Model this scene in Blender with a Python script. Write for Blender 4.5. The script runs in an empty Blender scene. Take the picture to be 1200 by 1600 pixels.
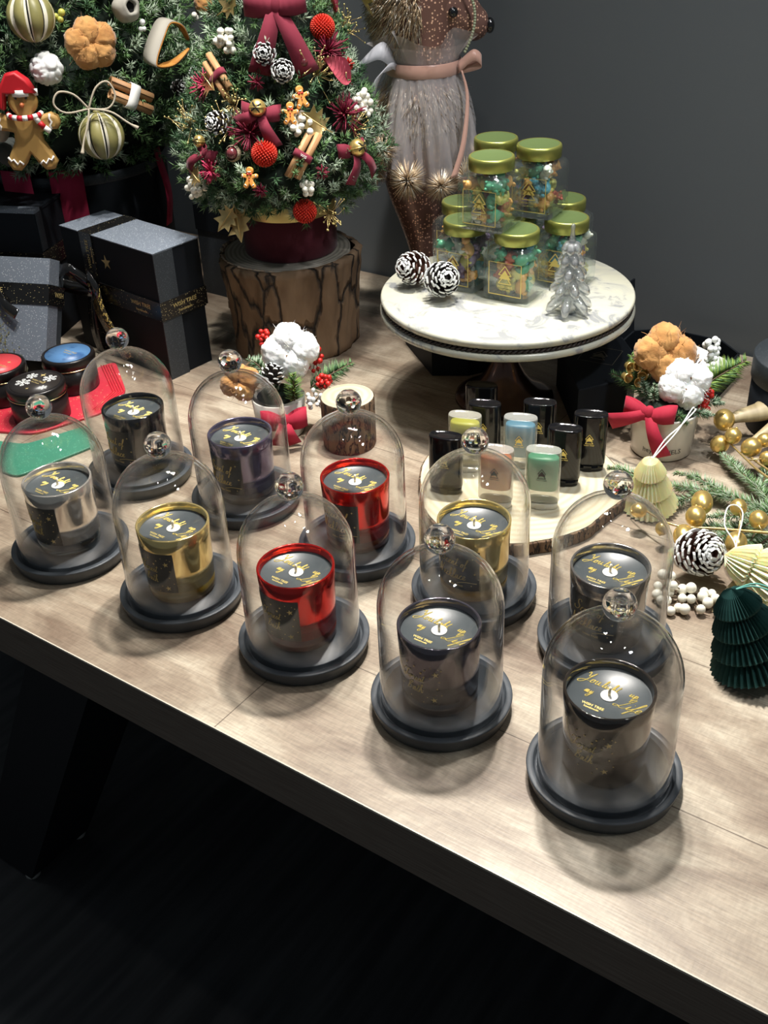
import bpy, math, random
import numpy as np
from mathutils import Matrix, Vector, noise as mnoise

scene = bpy.context.scene
COL = scene.collection
PI = math.pi

# ------------------------------------------------------------------ camera, light, exposure
CAM_H = 0.75965
PITCH = math.radians(33.1815)
ROLL = math.radians(-2.590)
cam_data = bpy.data.cameras.new('camera')
cam_data.sensor_fit = 'VERTICAL'
cam_data.sensor_height = 24.0
cam_data.lens = 1716.99 / 1600.0 * 24.0
cam_data.clip_start = 0.02
cam = bpy.data.objects.new('camera', cam_data)
COL.objects.link(cam)
F = Vector((0, math.cos(PITCH), -math.sin(PITCH)))
R = Vector((1, 0, 0))
U = R.cross(F)
R2 = R * math.cos(ROLL) + U * math.sin(ROLL)
U2 = U * math.cos(ROLL) - R * math.sin(ROLL)
cam.matrix_world = Matrix(((R2.x, U2.x, -F.x, 0), (R2.y, U2.y, -F.y, 0), (R2.z, U2.z, -F.z, CAM_H), (0, 0, 0, 1)))
scene.camera = cam

world = bpy.data.worlds.new('room_air')
scene.world = world
world.use_nodes = True
world.node_tree.nodes['Background'].inputs[0].default_value = (0.80, 0.92, 1.0, 1)
world.node_tree.nodes['Background'].inputs[1].default_value = 0.11

scene.view_settings.view_transform = 'Standard'
scene.view_settings.look = 'None'
scene.view_settings.gamma = 1.0
scene.view_settings.exposure = 0.0
scene.view_settings.use_curve_mapping = False
scene.cycles.max_bounces = 14
scene.cycles.transparent_max_bounces = 64
scene.cycles.transmission_bounces = 12
scene.cycles.glossy_bounces = 6
scene.cycles.diffuse_bounces = 4
scene.cycles.sample_clamp_indirect = 4.0
scene.cycles.caustics_reflective = False
scene.cycles.caustics_refractive = True


def spot(name, loc, target, power, angle, blend=0.5, size=0.03, color=(1.0, 0.95, 0.885)):
    d = bpy.data.lights.new(name, 'SPOT')
    d.energy = power
    d.spot_size = math.radians(angle)
    d.spot_blend = blend
    d.shadow_soft_size = size
    d.color = color
    o = bpy.data.objects.new(name, d)
    COL.objects.link(o)
    o.location = loc
    o.rotation_euler = (Vector(target) - Vector(loc)).to_track_quat('-Z', 'Y').to_euler()
    return o


spot('ceiling_or_added_spotlight', (0.26, 1.52, 1.95), (0.16, 0.60, 0.0), 165, 66, 0.7, 0.035)
spot('ceiling_or_added_spotlight', (0.17, 1.58, 1.95), (0.05, 0.66, 0.0), 90, 66, 0.7, 0.035)
spot('ceiling_or_added_spotlight', (0.95, 1.70, 1.95), (0.18, 1.05, 0.0), 50, 56, 0.8, 0.035)
spot('ceiling_or_added_spotlight', (-0.02, 1.60, 2.0), (-0.32, 0.92, 0.0), 74, 54, 0.8, 0.035)
spot('ceiling_or_added_spotlight', (-0.12, 1.64, 2.0), (-0.40, 1.00, 0.0), 40, 54, 0.8, 0.035)
spot('ceiling_or_added_spotlight', (0.05, 1.30, 1.95), (-0.28, 1.82, 0.32), 105, 34, 0.8, 0.035, color=(1.0, 0.96, 0.91))
spot('ceiling_or_added_spotlight', (-0.30, 1.50, 1.95), (-0.50, 1.80, 0.30), 85, 40, 0.7, 0.035, color=(1.0, 0.97, 0.93))
spot('ceiling_or_added_spotlight', (0.55, 0.95, 2.0), (0.22, 1.52, 0.18), 42, 38, 0.9, 0.035, color=(0.97, 0.97, 1.0))
for lx, ly in ((-0.55, 0.70), (0.60, 0.55), (0.02, 0.95), (1.20, 1.25)):
    spot('ceiling_or_added_spotlight', (lx, ly, 2.02), (lx * .4, 1.0, 0.0), 5, 70, 0.8, 0.030)  # extra low-power spots, added for highlight dots on the domes
spot('added_wall_fill_light', (0.95, 0.30, 2.05), (0.95, 1.60, 0.35), 76, 85, 1.0, 0.08, color=(0.93, 0.97, 1.0))  # unseen lamp added to brighten the wall, also fills the fronts

TH = math.radians(-36.3034)          # the table runs in this direction
EU = Vector((math.cos(TH), math.sin(TH), 0))
EN = Vector((-math.sin(TH), math.cos(TH), 0))
E0 = Vector((-0.4376, 0.98284, 0))


# ------------------------------------------------------------------ helpers
def rot_to(normal, roll=0.0, up=(0, 0, 1)):
    """local -Y looks along the normal, local Z stays upward"""
    y = -Vector(normal).normalized()
    z = Vector(up)
    z = (z - y * z.dot(y))
    if z.length < 1e-4:
        z = Vector((0, 1, 0)) - y * y.y
    z.normalize()
    x = y.cross(z)
    M = Matrix((x, y, z)).transposed()
    return M @ Matrix.Rotation(roll, 3, 'Y')


class MB:
    """collects geometry for ONE mesh"""
    def __init__(self):
        self.v = []
        self.f = []
        self.m = []
        self.s = []
        self.M = None
        self.mi = 0
        self.sm = True

    def add(self, vs, fs, mi=None, smooth=None):
        b = len(self.v)
        if self.M is not None:
            M = self.M
            vs = [M @ Vector(p) for p in vs]
        self.v.extend([tuple(p) for p in vs])
        mi = self.mi if mi is None else mi
        smooth = self.sm if smooth is None else smooth
        for f in fs:
            self.f.append(tuple(b + i for i in f))
            self.m.append(mi)
            self.s.append(smooth)
        return self

    def box(self, x0, x1, y0, y1, z0, z1, mi=None):
        vs = [(x0, y0, z0), (x1, y0, z0), (x1, y1, z0), (x0, y1, z0), (x0, y0, z1), (x1, y0, z1), (x1, y1, z1), (x0, y1, z1)]
        return self.add(vs, [(0, 3, 2, 1), (4, 5, 6, 7), (0, 1, 5, 4), (1, 2, 6, 5), (2, 3, 7, 6), (3, 0, 4, 7)], mi, False)

    def lathe(self, prof, n=48, mi=None, mis=None, smooth=True, rf=None, close=False):
        """prof: list of (r, z); rf(angle, r, z) -> (r, z)"""
        vs, fs, rows = [], [], []
        for r, z in prof:
            if r < 1e-7:
                rows.append([len(vs)])
                vs.append((0, 0, z))
            else:
                row = []
                for i in range(n):
                    a = 2 * PI * i / n
                    rr, zz = (r, z) if rf is None else rf(a, r, z)
                    row.append(len(vs))
                    vs.append((rr * math.cos(a), rr * math.sin(a), zz))
                rows.append(row)
        fm = []
        pairs = list(range(len(rows) - 1))
        for k in pairs:
            A, B = rows[k], rows[k + 1]
            c = (mis[k] if mis else (self.mi if mi is None else mi))
            for i in range(n):
                j = (i + 1) % n
                if len(A) == 1 and len(B) == 1:
                    continue
                if len(A) == 1:
                    fs.append((A[0], B[j], B[i]))
                elif len(B) == 1:
                    fs.append((A[i], A[j], B[0]))
                else:
                    fs.append((A[i], A[j], B[j], B[i]))
                fm.append(c)
        if close:
            A, B = rows[-1], rows[0]
            for i in range(n):
                j = (i + 1) % n
                fs.append((A[i], A[j], B[j], B[i]))
                fm.append(fm[-1])
        b = len(self.v)
        self.add(vs, fs, 0, smooth)
        self.m[-len(fs):] = fm
        return self

    def tube(self, path, rad, n=8, mi=None, caps=True, squash=1.0, smooth=True):
        P = [Vector(p) for p in path]
        if isinstance(rad, (int, float)):
            rad = [rad] * len(P)
        T = []
        for i in range(len(P)):
            t = P[min(i + 1, len(P) - 1)] - P[max(i - 1, 0)]
            T.append(t.normalized() if t.length > 1e-9 else Vector((0, 0, 1)))
        ref = Vector((0, 0, 1)) if abs(T[0].z) < 0.9 else Vector((1, 0, 0))
        nx = (ref - T[0] * ref.dot(T[0])).normalized()
        vs, fs = [], []
        for i, p in enumerate(P):
            nx = (nx - T[i] * nx.dot(T[i]))
            nx = nx.normalized() if nx.length > 1e-6 else T[i].orthogonal().normalized()
            ny = T[i].cross(nx)
            for k in range(n):
                a = 2 * PI * k / n
                vs.append(p + (nx * math.cos(a) * squash + ny * math.sin(a)) * rad[i])
        for i in range(len(P) - 1):
            for k in range(n):
                j = (k + 1) % n
                fs.append((i * n + k, i * n + j, (i + 1) * n + j, (i + 1) * n + k))
        if caps:
            fs.append(tuple(range(n - 1, -1, -1)))
            fs.append(tuple((len(P) - 1) * n + k for k in range(n)))
        return self.add(vs, fs, mi, smooth)

    def ball(self, c, r, n=12, m=8, mi=None, sc=(1, 1, 1), fn=None, rot=None):
        vs, fs = [], []
        c = Vector(c)
        for i in range(m + 1):
            t = PI * i / m
            for k in range(n):
                a = 2 * PI * k / n
                d = Vector((math.sin(t) * math.cos(a), math.sin(t) * math.sin(a), math.cos(t)))
                rr = r * (fn(d) if fn else 1.0)
                q = Vector((d.x * sc[0], d.y * sc[1], d.z * sc[2])) * rr
                if rot is not None:
                    q = rot @ q
                vs.append(c + q)
        for i in range(m):
            for k in range(n):
                j = (k + 1) % n
                fs.append((i * n + k, (i + 1) * n + k, (i + 1) * n + j, i * n + j))
        return self.add(vs, fs, mi, True)

    def strip(self, path, wdir, width, thick=0.0008, mi=None):
        """solid ribbon: path points, width direction (one or per point), width (one or per point)"""
        P = [Vector(p) for p in path]
        n = len(P)
        W = [Vector(w).normalized() for w in wdir] if isinstance(wdir, list) else [Vector(wdir).normalized()] * n
        wd = width if isinstance(width, list) else [width] * n
        vs, fs = [], []
        for i in range(n):
            t = (P[min(i + 1, n - 1)] - P[max(i - 1, 0)]).normalized()
            nn = t.cross(W[i])
            nn = nn.normalized() if nn.length > 1e-6 else Vector((0, 0, 1))
            h = W[i] * wd[i] / 2
            o = nn * thick / 2
            vs += [P[i] - h - o, P[i] + h - o, P[i] + h + o, P[i] - h + o]
        for i in range(n - 1):
            for k in range(4):
                j = (k + 1) % 4
                fs.append((i * 4 + k, i * 4 + j, (i + 1) * 4 + j, (i + 1) * 4 + k))
        fs.append((3, 2, 1, 0))
        fs.append(tuple((n - 1) * 4 + k for k in range(4)))
        return self.add(vs, fs, mi, True)

    def prism(self, poly, z0, z1, mi=None, bevel=0.0, smooth=False):
        """extruded 2D outline (x, y), counter-clockwise"""
        n = len(poly)
        cx = sum(p[0] for p in poly) / n
        cy = sum(p[1] for p in poly) / n
        rings = []
        if bevel > 0:
            def ins(d):
                out = []
                for i in range(n):
                    a = Vector(poly[i - 1]); b = Vector(poly[i]); c = Vector(poly[(i + 1) % n])
                    e1 = (b - a).normalized(); e2 = (c - b).normalized()
                    nn = Vector((-e1.y - e2.y, e1.x + e2.x))
                    nn = nn.normalized() if nn.length > 1e-6 else Vector((-e1.y, e1.x))
                    out.append((b.x + nn.x * d, b.y + nn.y * d))
                return out
            rings = [(ins(bevel), z0), (ins(bevel * .3), z0 + bevel * .3), (poly, z0 + bevel), (poly, z1 - bevel), (ins(bevel * .3), z1 - bevel * .3), (ins(bevel), z1)]
        else:
            rings = [(poly, z0), (poly, z1)]
        vs, fs = [], []
        for pl, z in rings:
            vs += [(p[0], p[1], z) for p in pl]
        for r in range(len(rings) - 1):
            for i in range(n):
                j = (i + 1) % n
                fs.append((r * n + i, r * n + j, (r + 1) * n + j, (r + 1) * n + i))
        b = len(self.v)
        self.add(vs, fs, mi, smooth)
        top = (len(rings) - 1) * n
        self.f.append(tuple(b + i for i in range(n - 1, -1, -1)))
        self.f.append(tuple(b + top + i for i in range(n)))
        mm = self.mi if mi is None else mi
        self.m += [mm, mm]
        self.s += [False, False]
        return self

    def build(self, name, mats, parent=None, kind=None):
        me = bpy.data.meshes.new(name)
        me.from_pydata(self.v, [], self.f)
        if not isinstance(mats, (list, tuple)):
            mats = [mats]
        for m in mats:
            me.materials.append(m)
        me.polygons.foreach_set('material_index', self.m)
        me.polygons.foreach_set('use_smooth', self.s)
        me.update()
        o = bpy.data.objects.new(name, me)
        COL.objects.link(o)
        if parent is not None:
            o.parent = parent
        if kind:
            o['kind'] = kind
        return o


def tag(o, label=None, cat=None, group=None, kind=None):
    if label:
        o['label'] = label
    if cat:
        o['category'] = cat
    if group:
        o['group'] = group
    if kind:
        o['kind'] = kind
    return o


def thing(name, label, cat, loc=(0, 0, 0), rz=0.0, group=None, rot=None):
    o = bpy.data.objects.new(name, None)
    o.empty_display_size = 0.02
    COL.objects.link(o)
    if rot is not None:
        o.rotation_euler = rot.to_euler()
    else:
        o.rotation_euler = (0, 0, rz)
    o.location = loc
    return tag(o, label, cat, group)


def place(o, loc, rz=0.0, rot=None):
    o.location = loc
    o.rotation_euler = rot.to_euler() if rot is not None else (0, 0, rz)
    return o


CHILD = {}


def copy_tree(o, parent=None):
    c = o.copy()
    COL.objects.link(c)
    if parent is not None:
        c.parent = parent
    for ch in [x for x in o.children]:
        copy_tree(ch, c)
    return c


# ------------------------------------------------------------------ materials
def new_mat(name):
    m = bpy.data.materials.new(name)
    m.use_nodes = True
    nt = m.node_tree
    return m, nt, nt.nodes['Principled BSDF'], nt.nodes['Material Output']


def pmat(name, col, rough=0.5, metal=0.0, coat=0.0, trans=0.0, ior=1.45, sheen=0.0, sub=0.0, noise=None, bump=None, spec=None, emit=None):
    """noise=(scale, second colour, lo, hi, (sx,sy,sz)); bump=(scale, strength, distance)"""
    m, nt, p, out = new_mat(name)
    p.inputs['Base Color'].default_value = (*col, 1)
    p.inputs['Roughness'].default_value = rough
    p.inputs['Metallic'].default_value = metal
    p.inputs['Coat Weight'].default_value = coat
    p.inputs['Coat Roughness'].default_value = 0.05
    p.inputs['Transmission Weight'].default_value = trans
    p.inputs['IOR'].default_value = ior
    p.inputs['Sheen Weight'].default_value = sheen
    if sub:
        p.inputs['Subsurface Weight'].default_value = sub
        p.inputs['Subsurface Radius'].default_value = (0.01, 0.006, 0.004)
    if spec is not None:
        p.inputs['Specular IOR Level'].default_value = spec
    N, L = nt.nodes, nt.links
    if noise or bump:
        tc = N.new('ShaderNodeTexCoord')
    if noise:
        mp = N.new('ShaderNodeMapping')
        mp.inputs['Scale'].default_value = noise[4] if len(noise) > 4 else (1, 1, 1)
        L.new(tc.outputs['Object'], mp.inputs['Vector'])
        nz = N.new('ShaderNodeTexNoise')
        nz.inputs['Scale'].default_value = noise[0]
        nz.inputs['Detail'].default_value = 5
        L.new(mp.outputs[0], nz.inputs['Vector'])
        cr = N.new('ShaderNodeValToRGB')
        cr.color_ramp.elements[0].position = noise[2]
        cr.color_ramp.elements[1].position = noise[3]
        cr.color_ramp.elements[0].color = (*col, 1)
        cr.color_ramp.elements[1].color = (*noise[1], 1)
        L.new(nz.outputs['Fac'], cr.inputs[0])
        L.new(cr.outputs[0], p.inputs['Base Color'])
    if bump:
        nb = N.new('ShaderNodeTexNoise')
        nb.inputs['Scale'].default_value = bump[0]
        nb.inputs['Detail'].default_value = 6
        L.new(tc.outputs['Object'], nb.inputs['Vector'])
        bp = N.new('ShaderNodeBump')
        bp.inputs['Strength'].default_value = bump[1]
        bp.inputs['Distance'].default_value = bump[2]
        L.new(nb.outputs['Fac'], bp.inputs['Height'])
        L.new(bp.outputs[0], p.inputs['Normal'])
    return m


def thin_glass(name, tint=(0.97, 0.98, 0.98), edge=(0.45, 0.48, 0.48), f0=0.05, rough=0.0, power=4.0, refr=None, diffuse=None):
    """thin clear wall: light passes, more is mirrored and absorbed at grazing angles"""
    m = bpy.data.materials.new(name)
    m.use_nodes = True
    nt = m.node_tree
    N, L = nt.nodes, nt.links
    N.clear()
    out = N.new('ShaderNodeOutputMaterial')
    lw = N.new('ShaderNodeLayerWeight')
    lw.inputs['Blend'].default_value = 0.5
    pw = N.new('ShaderNodeMath'); pw.operation = 'POWER'
    pw.inputs[1].default_value = power
    L.new(lw.outputs['Facing'], pw.inputs[0])
    ma = N.new('ShaderNodeMath'); ma.operation = 'MULTIPLY_ADD'
    ma.inputs[1].default_value = 0.9 - f0
    ma.inputs[2].default_value = f0
    L.new(pw.outputs[0], ma.inputs[0])
    mc = N.new('ShaderNodeMix'); mc.data_type = 'RGBA'
    mc.inputs[6].default_value = (*tint, 1)
    mc.inputs[7].default_value = (*edge, 1)
    p2 = N.new('ShaderNodeMath'); p2.operation = 'POWER'
    p2.inputs[1].default_value = 5.0
    L.new(lw.outputs['Facing'], p2.inputs[0])
    L.new(p2.outputs[0], mc.inputs[0])
    tr = N.new('ShaderNodeBsdfTransparent')
    L.new(mc.outputs[2], tr.inputs[0])
    gl = N.new('ShaderNodeBsdfGlossy')
    gl.inputs['Roughness'].default_value = rough
    gl.inputs['Color'].default_value = (0.95, 0.97, 1.0, 1)
    mx = N.new('ShaderNodeMixShader')
    L.new(ma.outputs[0], mx.inputs[0])
    src = tr.outputs[0]
    if diffuse:
        df = N.new('ShaderNodeBsdfDiffuse'); df.inputs[0].default_value = (*diffuse[0], 1)
        m2 = N.new('ShaderNodeMixShader'); m2.inputs[0].default_value = diffuse[1]
        L.new(tr.outputs[0], m2.inputs[1]); L.new(df.outputs[0], m2.inputs[2])
        src = m2.outputs[0]
    if refr:
        rf_ = N.new('ShaderNodeBsdfRefraction')
        rf_.inputs['IOR'].default_value = 1.46
        rf_.inputs['Roughness'].default_value = 0.0
        p3 = N.new('ShaderNodeMath'); p3.operation = 'POWER'
        p3.inputs[1].default_value = refr
        L.new(lw.outputs['Facing'], p3.inputs[0])
        m3 = N.new('ShaderNodeMixShader')
        L.new(p3.outputs[0], m3.inputs[0])
        L.new(src, m3.inputs[1]); L.new(rf_.outputs[0], m3.inputs[2])
        src = m3.outputs[0]
    L.new(src, mx.inputs[1])
    L.new(gl.outputs[0], mx.inputs[2])
    L.new(mx.outputs[0], out.inputs[0])
    return m


def speckle_mat(name, col, dot, scale=500, thr=0.18, rough=0.6, metal_dots=False, metal=0.0, dens=None):
    """base colour with small bright or dark flecks"""
    m, nt, p, out = new_mat(name)
    N, L = nt.nodes, nt.links
    tc = N.new('ShaderNodeTexCoord')
    vo = N.new('ShaderNodeTexVoronoi')
    vo.inputs['Scale'].default_value = scale
    L.new(tc.outputs['Object'], vo.inputs['Vector'])
    lt = N.new('ShaderNodeMath'); lt.operation = 'LESS_THAN'
    lt.inputs[1].default_value = thr
    L.new(vo.outputs['Distance'], lt.inputs[0])
    sp = N.new('ShaderNodeSeparateColor')
    L.new(vo.outputs['Color'], sp.inputs[0])
    gt = N.new('ShaderNodeMath'); gt.operation = 'GREATER_THAN'
    gt.inputs[1].default_value = 0.45 if dens is None else dens
    L.new(sp.outputs[0], gt.inputs[0])
    mu = N.new('ShaderNodeMath'); mu.operation = 'MULTIPLY'
    L.new(lt.outputs[0], mu.inputs[0]); L.new(gt.outputs[0], mu.inputs[1])
    mx = N.new('ShaderNodeMix'); mx.data_type = 'RGBA'
    mx.inputs[6].default_value = (*col, 1)
    mx.inputs[7].default_value = (*dot, 1)
    L.new(mu.outputs[0], mx.inputs[0])
    L.new(mx.outputs[2], p.inputs['Base Color'])
    p.inputs['Roughness'].default_value = rough
    p.inputs['Metallic'].default_value = metal
    if metal_dots:
        L.new(mu.outputs[0], p.inputs['Metallic'])
    return m


def wood_table_mat():
    m, nt, p, out = new_mat('grey_oak_laminate')
    N, L = nt.nodes, nt.links
    tc = N.new('ShaderNodeTexCoord')
    # broad mottling
    mp = N.new('ShaderNodeMapping'); mp.inputs['Scale'].default_value = (2.2, 6.0, 6.0)
    L.new(tc.outputs['Object'], mp.inputs['Vector'])
    n1 = N.new('ShaderNodeTexNoise'); n1.inputs['Scale'].default_value = 2.2; n1.inputs['Detail'].default_value = 7; n1.inputs['Roughness'].default_value = 0.62
    n1.inputs['Distortion'].default_value = 0.6
    L.new(mp.outputs[0], n1.inputs['Vector'])
    cr = N.new('ShaderNodeValToRGB')
    E = cr.color_ramp.elements
    E[0].position = 0.33; E[0].color = (0.165, 0.115, 0.080, 1)
    E[1].position = 0.67; E[1].color = (0.53, 0.465, 0.36, 1)
    e = E.new(0.50); e.color = (0.325, 0.262, 0.192, 1)
    L.new(n1.outputs['Fac'], cr.inputs[0])
    # fine grain along the boards
    mg = N.new('ShaderNodeMapping'); mg.inputs['Scale'].default_value = (14, 260, 14)
    L.new(tc.outputs['Object'], mg.inputs['Vector'])
    n2 = N.new('ShaderNodeTexNoise'); n2.inputs['Scale'].default_value = 2.0; n2.inputs['Detail'].default_value = 6
    L.new(mg.outputs[0], n2.inputs['Vector'])
    # saw marks across
    ms = N.new('ShaderNodeMapping'); ms.inputs['Scale'].default_value = (230, 70, 10)
    L.new(tc.outputs['Object'], ms.inputs['Vector'])
    n3 = N.new('ShaderNodeTexNoise'); n3.inputs['Scale'].default_value = 1.4; n3.inputs['Detail'].default_value = 3
    L.new(ms.outputs[0], n3.inputs['Vector'])
    g = N.new('ShaderNodeMath'); g.operation = 'ADD'
    h3 = N.new('ShaderNodeMath'); h3.operation = 'MULTIPLY_ADD'; h3.inputs[1].default_value = 0.5; h3.inputs[2].default_value = 0.25
    L.new(n3.outputs['Fac'], h3.inputs[0])
    L.new(n2.outputs['Fac'], g.inputs[0]); L.new(h3.outputs[0], g.inputs[1])
    mr = N.new('ShaderNodeMapRange')
    mr.inputs['From Min'].default_value = 0.7; mr.inputs['From Max'].default_value = 1.3
    mr.inputs['To Min'].default_value = 0.70; mr.inputs['To Max'].default_value = 1.22
    L.new(g.outputs[0], mr.inputs['Value'])
    mx = N.new('ShaderNodeMix'); mx.data_type = 'RGBA'; mx.blend_type = 'MULTIPLY'
    mx.inputs[0].default_value = 1.0
    L.new(cr.outputs[0], mx.inputs[6]); L.new(mr.outputs[0], mx.inputs[7])
    # board seams
    br = N.new('ShaderNodeTexBrick')
    br.inputs['Scale'].default_value = 1.0
    br.inputs['Brick Width'].default_value = 1.25
    br.inputs['Row Height'].default_value = 0.192
    br.inputs['Mortar Size'].default_value = 0.0007
    br.inputs['Mortar Smooth'].default_value = 0.3
    br.inputs['Color1'].default_value = (1, 1, 1, 1)
    br.inputs['Color2'].default_value = (0.86, 0.84, 0.83, 1)
    br.inputs['Mortar'].default_value = (0.32, 0.28, 0.26, 1)
    mb = N.new('ShaderNodeMapping'); mb.inputs['Location'].default_value = (0.3, 0.045, 0)
    L.new(tc.outputs['Object'], mb.inputs['Vector'])
    L.new(mb.outputs[0], br.inputs['Vector'])
    m2 = N.new('ShaderNodeMix'); m2.data_type = 'RGBA'; m2.blend_type = 'MULTIPLY'
    m2.inputs[0].default_value = 1.0
    L.new(mx.outputs[2], m2.inputs[6]); L.new(br.outputs['Color'], m2.inputs[7])
    L.new(m2.outputs[2], p.inputs['Base Color'])
    p.inputs['Roughness'].default_value = 0.42
    bp = N.new('ShaderNodeBump'); bp.inputs['Strength'].default_value = 0.12; bp.inputs['Distance'].default_value = 0.001
    L.new(g.outputs[0], bp.inputs['Height'])
    L.new(bp.outputs[0], p.inputs['Normal'])
    return m


def ring_wood_mat(name, light, dark, scale=60):
    m, nt, p, out = new_mat(name)
    N, L = nt.nodes, nt.links
    tc = N.new('ShaderNodeTexCoord')
    w = N.new('ShaderNodeTexWave'); w.wave_type = 'RINGS'; w.rings_direction = 'Z'
    w.inputs['Scale'].default_value = scale
    w.inputs['Distortion'].default_value = 1.5
    w.inputs['Detail'].default_value = 3
    L.new(tc.outputs['Object'], w.inputs['Vector'])
    nz = N.new('ShaderNodeTexNoise'); nz.inputs['Scale'].default_value = 16
    L.new(tc.outputs['Object'], nz.inputs['Vector'])
    ad = N.new('ShaderNodeMath'); ad.operation = 'MULTIPLY'
    L.new(w.outputs['Fac'], ad.inputs[0]); L.new(nz.outputs['Fac'], ad.inputs[1])
    cr = N.new('ShaderNodeValToRGB')
    cr.color_ramp.elements[0].color = (*dark, 1); cr.color_ramp.elements[1].color = (*light, 1)
    cr.color_ramp.elements[1].position = 0.45
    L.new(ad.outputs[0], cr.inputs[0])
    L.new(cr.outputs[0], p.inputs['Base Color'])
    p.inputs['Roughness'].default_value = 0.7
    return m


def bark_mat(name, c1, c2, scale=28):
    m, nt, p, out = new_mat(name)
    N, L = nt.nodes, nt.links
    tc = N.new('ShaderNodeTexCoord')
    mp = N.new('ShaderNodeMapping'); mp.inputs['Scale'].default_value = (1, 1, 0.34)
    L.new(tc.outputs['Object'], mp.inputs['Vector'])
    nz = N.new('ShaderNodeTexNoise'); nz.inputs['Scale'].default_value = scale * 1.5; nz.inputs['Detail'].default_value = 8
    L.new(mp.outputs[0], nz.inputs['Vector'])
    vo = N.new('ShaderNodeTexVoronoi'); vo.feature = 'DISTANCE_TO_EDGE'; vo.inputs['Scale'].default_value = scale
    ad = N.new('ShaderNodeMix'); ad.data_type = 'RGBA'; ad.inputs[0].default_value = 0.035
    L.new(mp.outputs[0], ad.inputs[6]); L.new(nz.outputs['Color'], ad.inputs[7])
    L.new(ad.outputs[2], vo.inputs['Vector'])
    cr = N.new('ShaderNodeValToRGB')
    cr.color_ramp.elements[0].color = (0.012, 0.008, 0.005, 1); cr.color_ramp.elements[0].position = 0.0
    cr.color_ramp.elements[1].color = (1, 1, 1, 1); cr.color_ramp.elements[1].position = 0.07
    L.new(vo.outputs['Distance'], cr.inputs[0])
    c = N.new('ShaderNodeValToRGB')
    c.color_ramp.elements[0].color = (*c1, 1); c.color_ramp.elements[0].position = 0.3
    c.color_ramp.elements[1].color = (*c2, 1); c.color_ramp.elements[1].position = 0.75
    L.new(nz.outputs['Fac'], c.inputs[0])
    mx = N.new('ShaderNodeMix'); mx.data_type = 'RGBA'; mx.blend_type = 'MULTIPLY'; mx.inputs[0].default_value = 1
    L.new(c.outputs[0], mx.inputs[6]); L.new(cr.outputs[0], mx.inputs[7])
    L.new(mx.outputs[2], p.inputs['Base Color'])
    p.inputs['Roughness'].default_value = 0.85
    bp = N.new('ShaderNodeBump'); bp.inputs['Strength'].default_value = 0.9; bp.inputs['Distance'].default_value = 0.006
    h = N.new('ShaderNodeMath'); h.operation = 'MULTIPLY_ADD'; h.inputs[1].default_value = 0.5
    L.new(nz.outputs['Fac'], h.inputs[0]); L.new(cr.outputs[0], h.inputs[2])
    L.new(h.outputs[0], bp.inputs['Height'])
    L.new(bp.outputs[0], p.inputs['Normal'])
    return m


def marble_mat():
    m, nt, p, out = new_mat('white_marble')
    N, L = nt.nodes, nt.links
    tc = N.new('ShaderNodeTexCoord')
    nz = N.new('ShaderNodeTexNoise'); nz.inputs['Scale'].default_value = 20; nz.inputs['Detail'].default_value = 8
    nz.inputs['Distortion'].default_value = 1.6; nz.inputs['Roughness'].default_value = 0.62
    L.new(tc.outputs['Object'], nz.inputs['Vector'])
    cr = N.new('ShaderNodeValToRGB')
    E = cr.color_ramp.elements
    E[0].position = 0.38; E[0].color = (0.27, 0.28, 0.28, 1)
    E[1].position = 0.60; E[1].color = (0.54, 0.53, 0.42, 1)
    e = E.new(0.47); e.color = (0.47, 0.47, 0.40, 1)
    L.new(nz.outputs['Fac'], cr.inputs[0])
    L.new(cr.outputs[0], p.inputs['Base Color'])
    p.inputs['Roughness'].default_value = 0.22
    return m


M = {}
M['table'] = wood_table_mat()
M['apron'] = pmat('brown_wood_edge', (0.12, 0.092, 0.072), 0.6, noise=(9, (0.18, 0.145, 0.115), 0.35, 0.7, (2, 2, 60)))
M['edge_strip'] = pmat('pale_edge_strip', (0.55, 0.50, 0.42), 0.4)
M['black_steel'] = pmat('black_steel', (0.006, 0.007, 0.010), 0.55)
M['glide'] = pmat('grey_plastic_glide', (0.30, 0.30, 0.29), 0.3)
M['floor'] = pmat('dark_floor_boards', (0.035, 0.037, 0.041), 0.4, noise=(3, (0.070, 0.072, 0.076), 0.35, 0.7, (14, 1.2, 1)))
M['wall'] = pmat('charcoal_wall_paint', (0.125, 0.138, 0.145), 0.75, bump=(300, 0.15, 0.0005))
M['black_wood'] = pmat('black_stained_wood', (0.050, 0.058, 0.068), 0.42, noise=(6, (0.068, 0.078, 0.090), 0.4, 0.7, (1, 12, 1)))
M['dome_glass'] = thin_glass('clear_cloche_glass', (0.997, 0.998, 0.998), (0.75, 0.77, 0.77), 0.028, 0.0, 4.0, refr=4.6)
M['knob_glass'] = pmat('solid_clear_glass', (1, 1, 1), 0.0, trans=1.0, ior=1.48)
M['jar_glass'] = thin_glass('jar_glass', (0.985, 0.998, 0.99), (0.70, 0.80, 0.75), 0.045, 0.0, 3.4, diffuse=((0.6, 0.68, 0.62), 0.018))
M['wax'] = pmat('charcoal_wax', (0.060, 0.070, 0.075), 0.33, noise=(30, (0.085, 0.097, 0.102), 0.4, 0.75))
M['gold_foil'] = pmat('gold_foil', (0.90, 0.72, 0.22), 0.45, metal=0.35)
M['gold_print'] = pmat('muted_gold_print', (0.62, 0.49, 0.20), 0.45, metal=0.3)
M['white_paper'] = pmat('white_paper', (0.86, 0.85, 0.80), 0.6)
M['wick'] = pmat('cotton_wick', (0.85, 0.76, 0.56), 0.8)
M['label_dark'] = pmat('charcoal_label', (0.018, 0.022, 0.022), 0.35)
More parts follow.
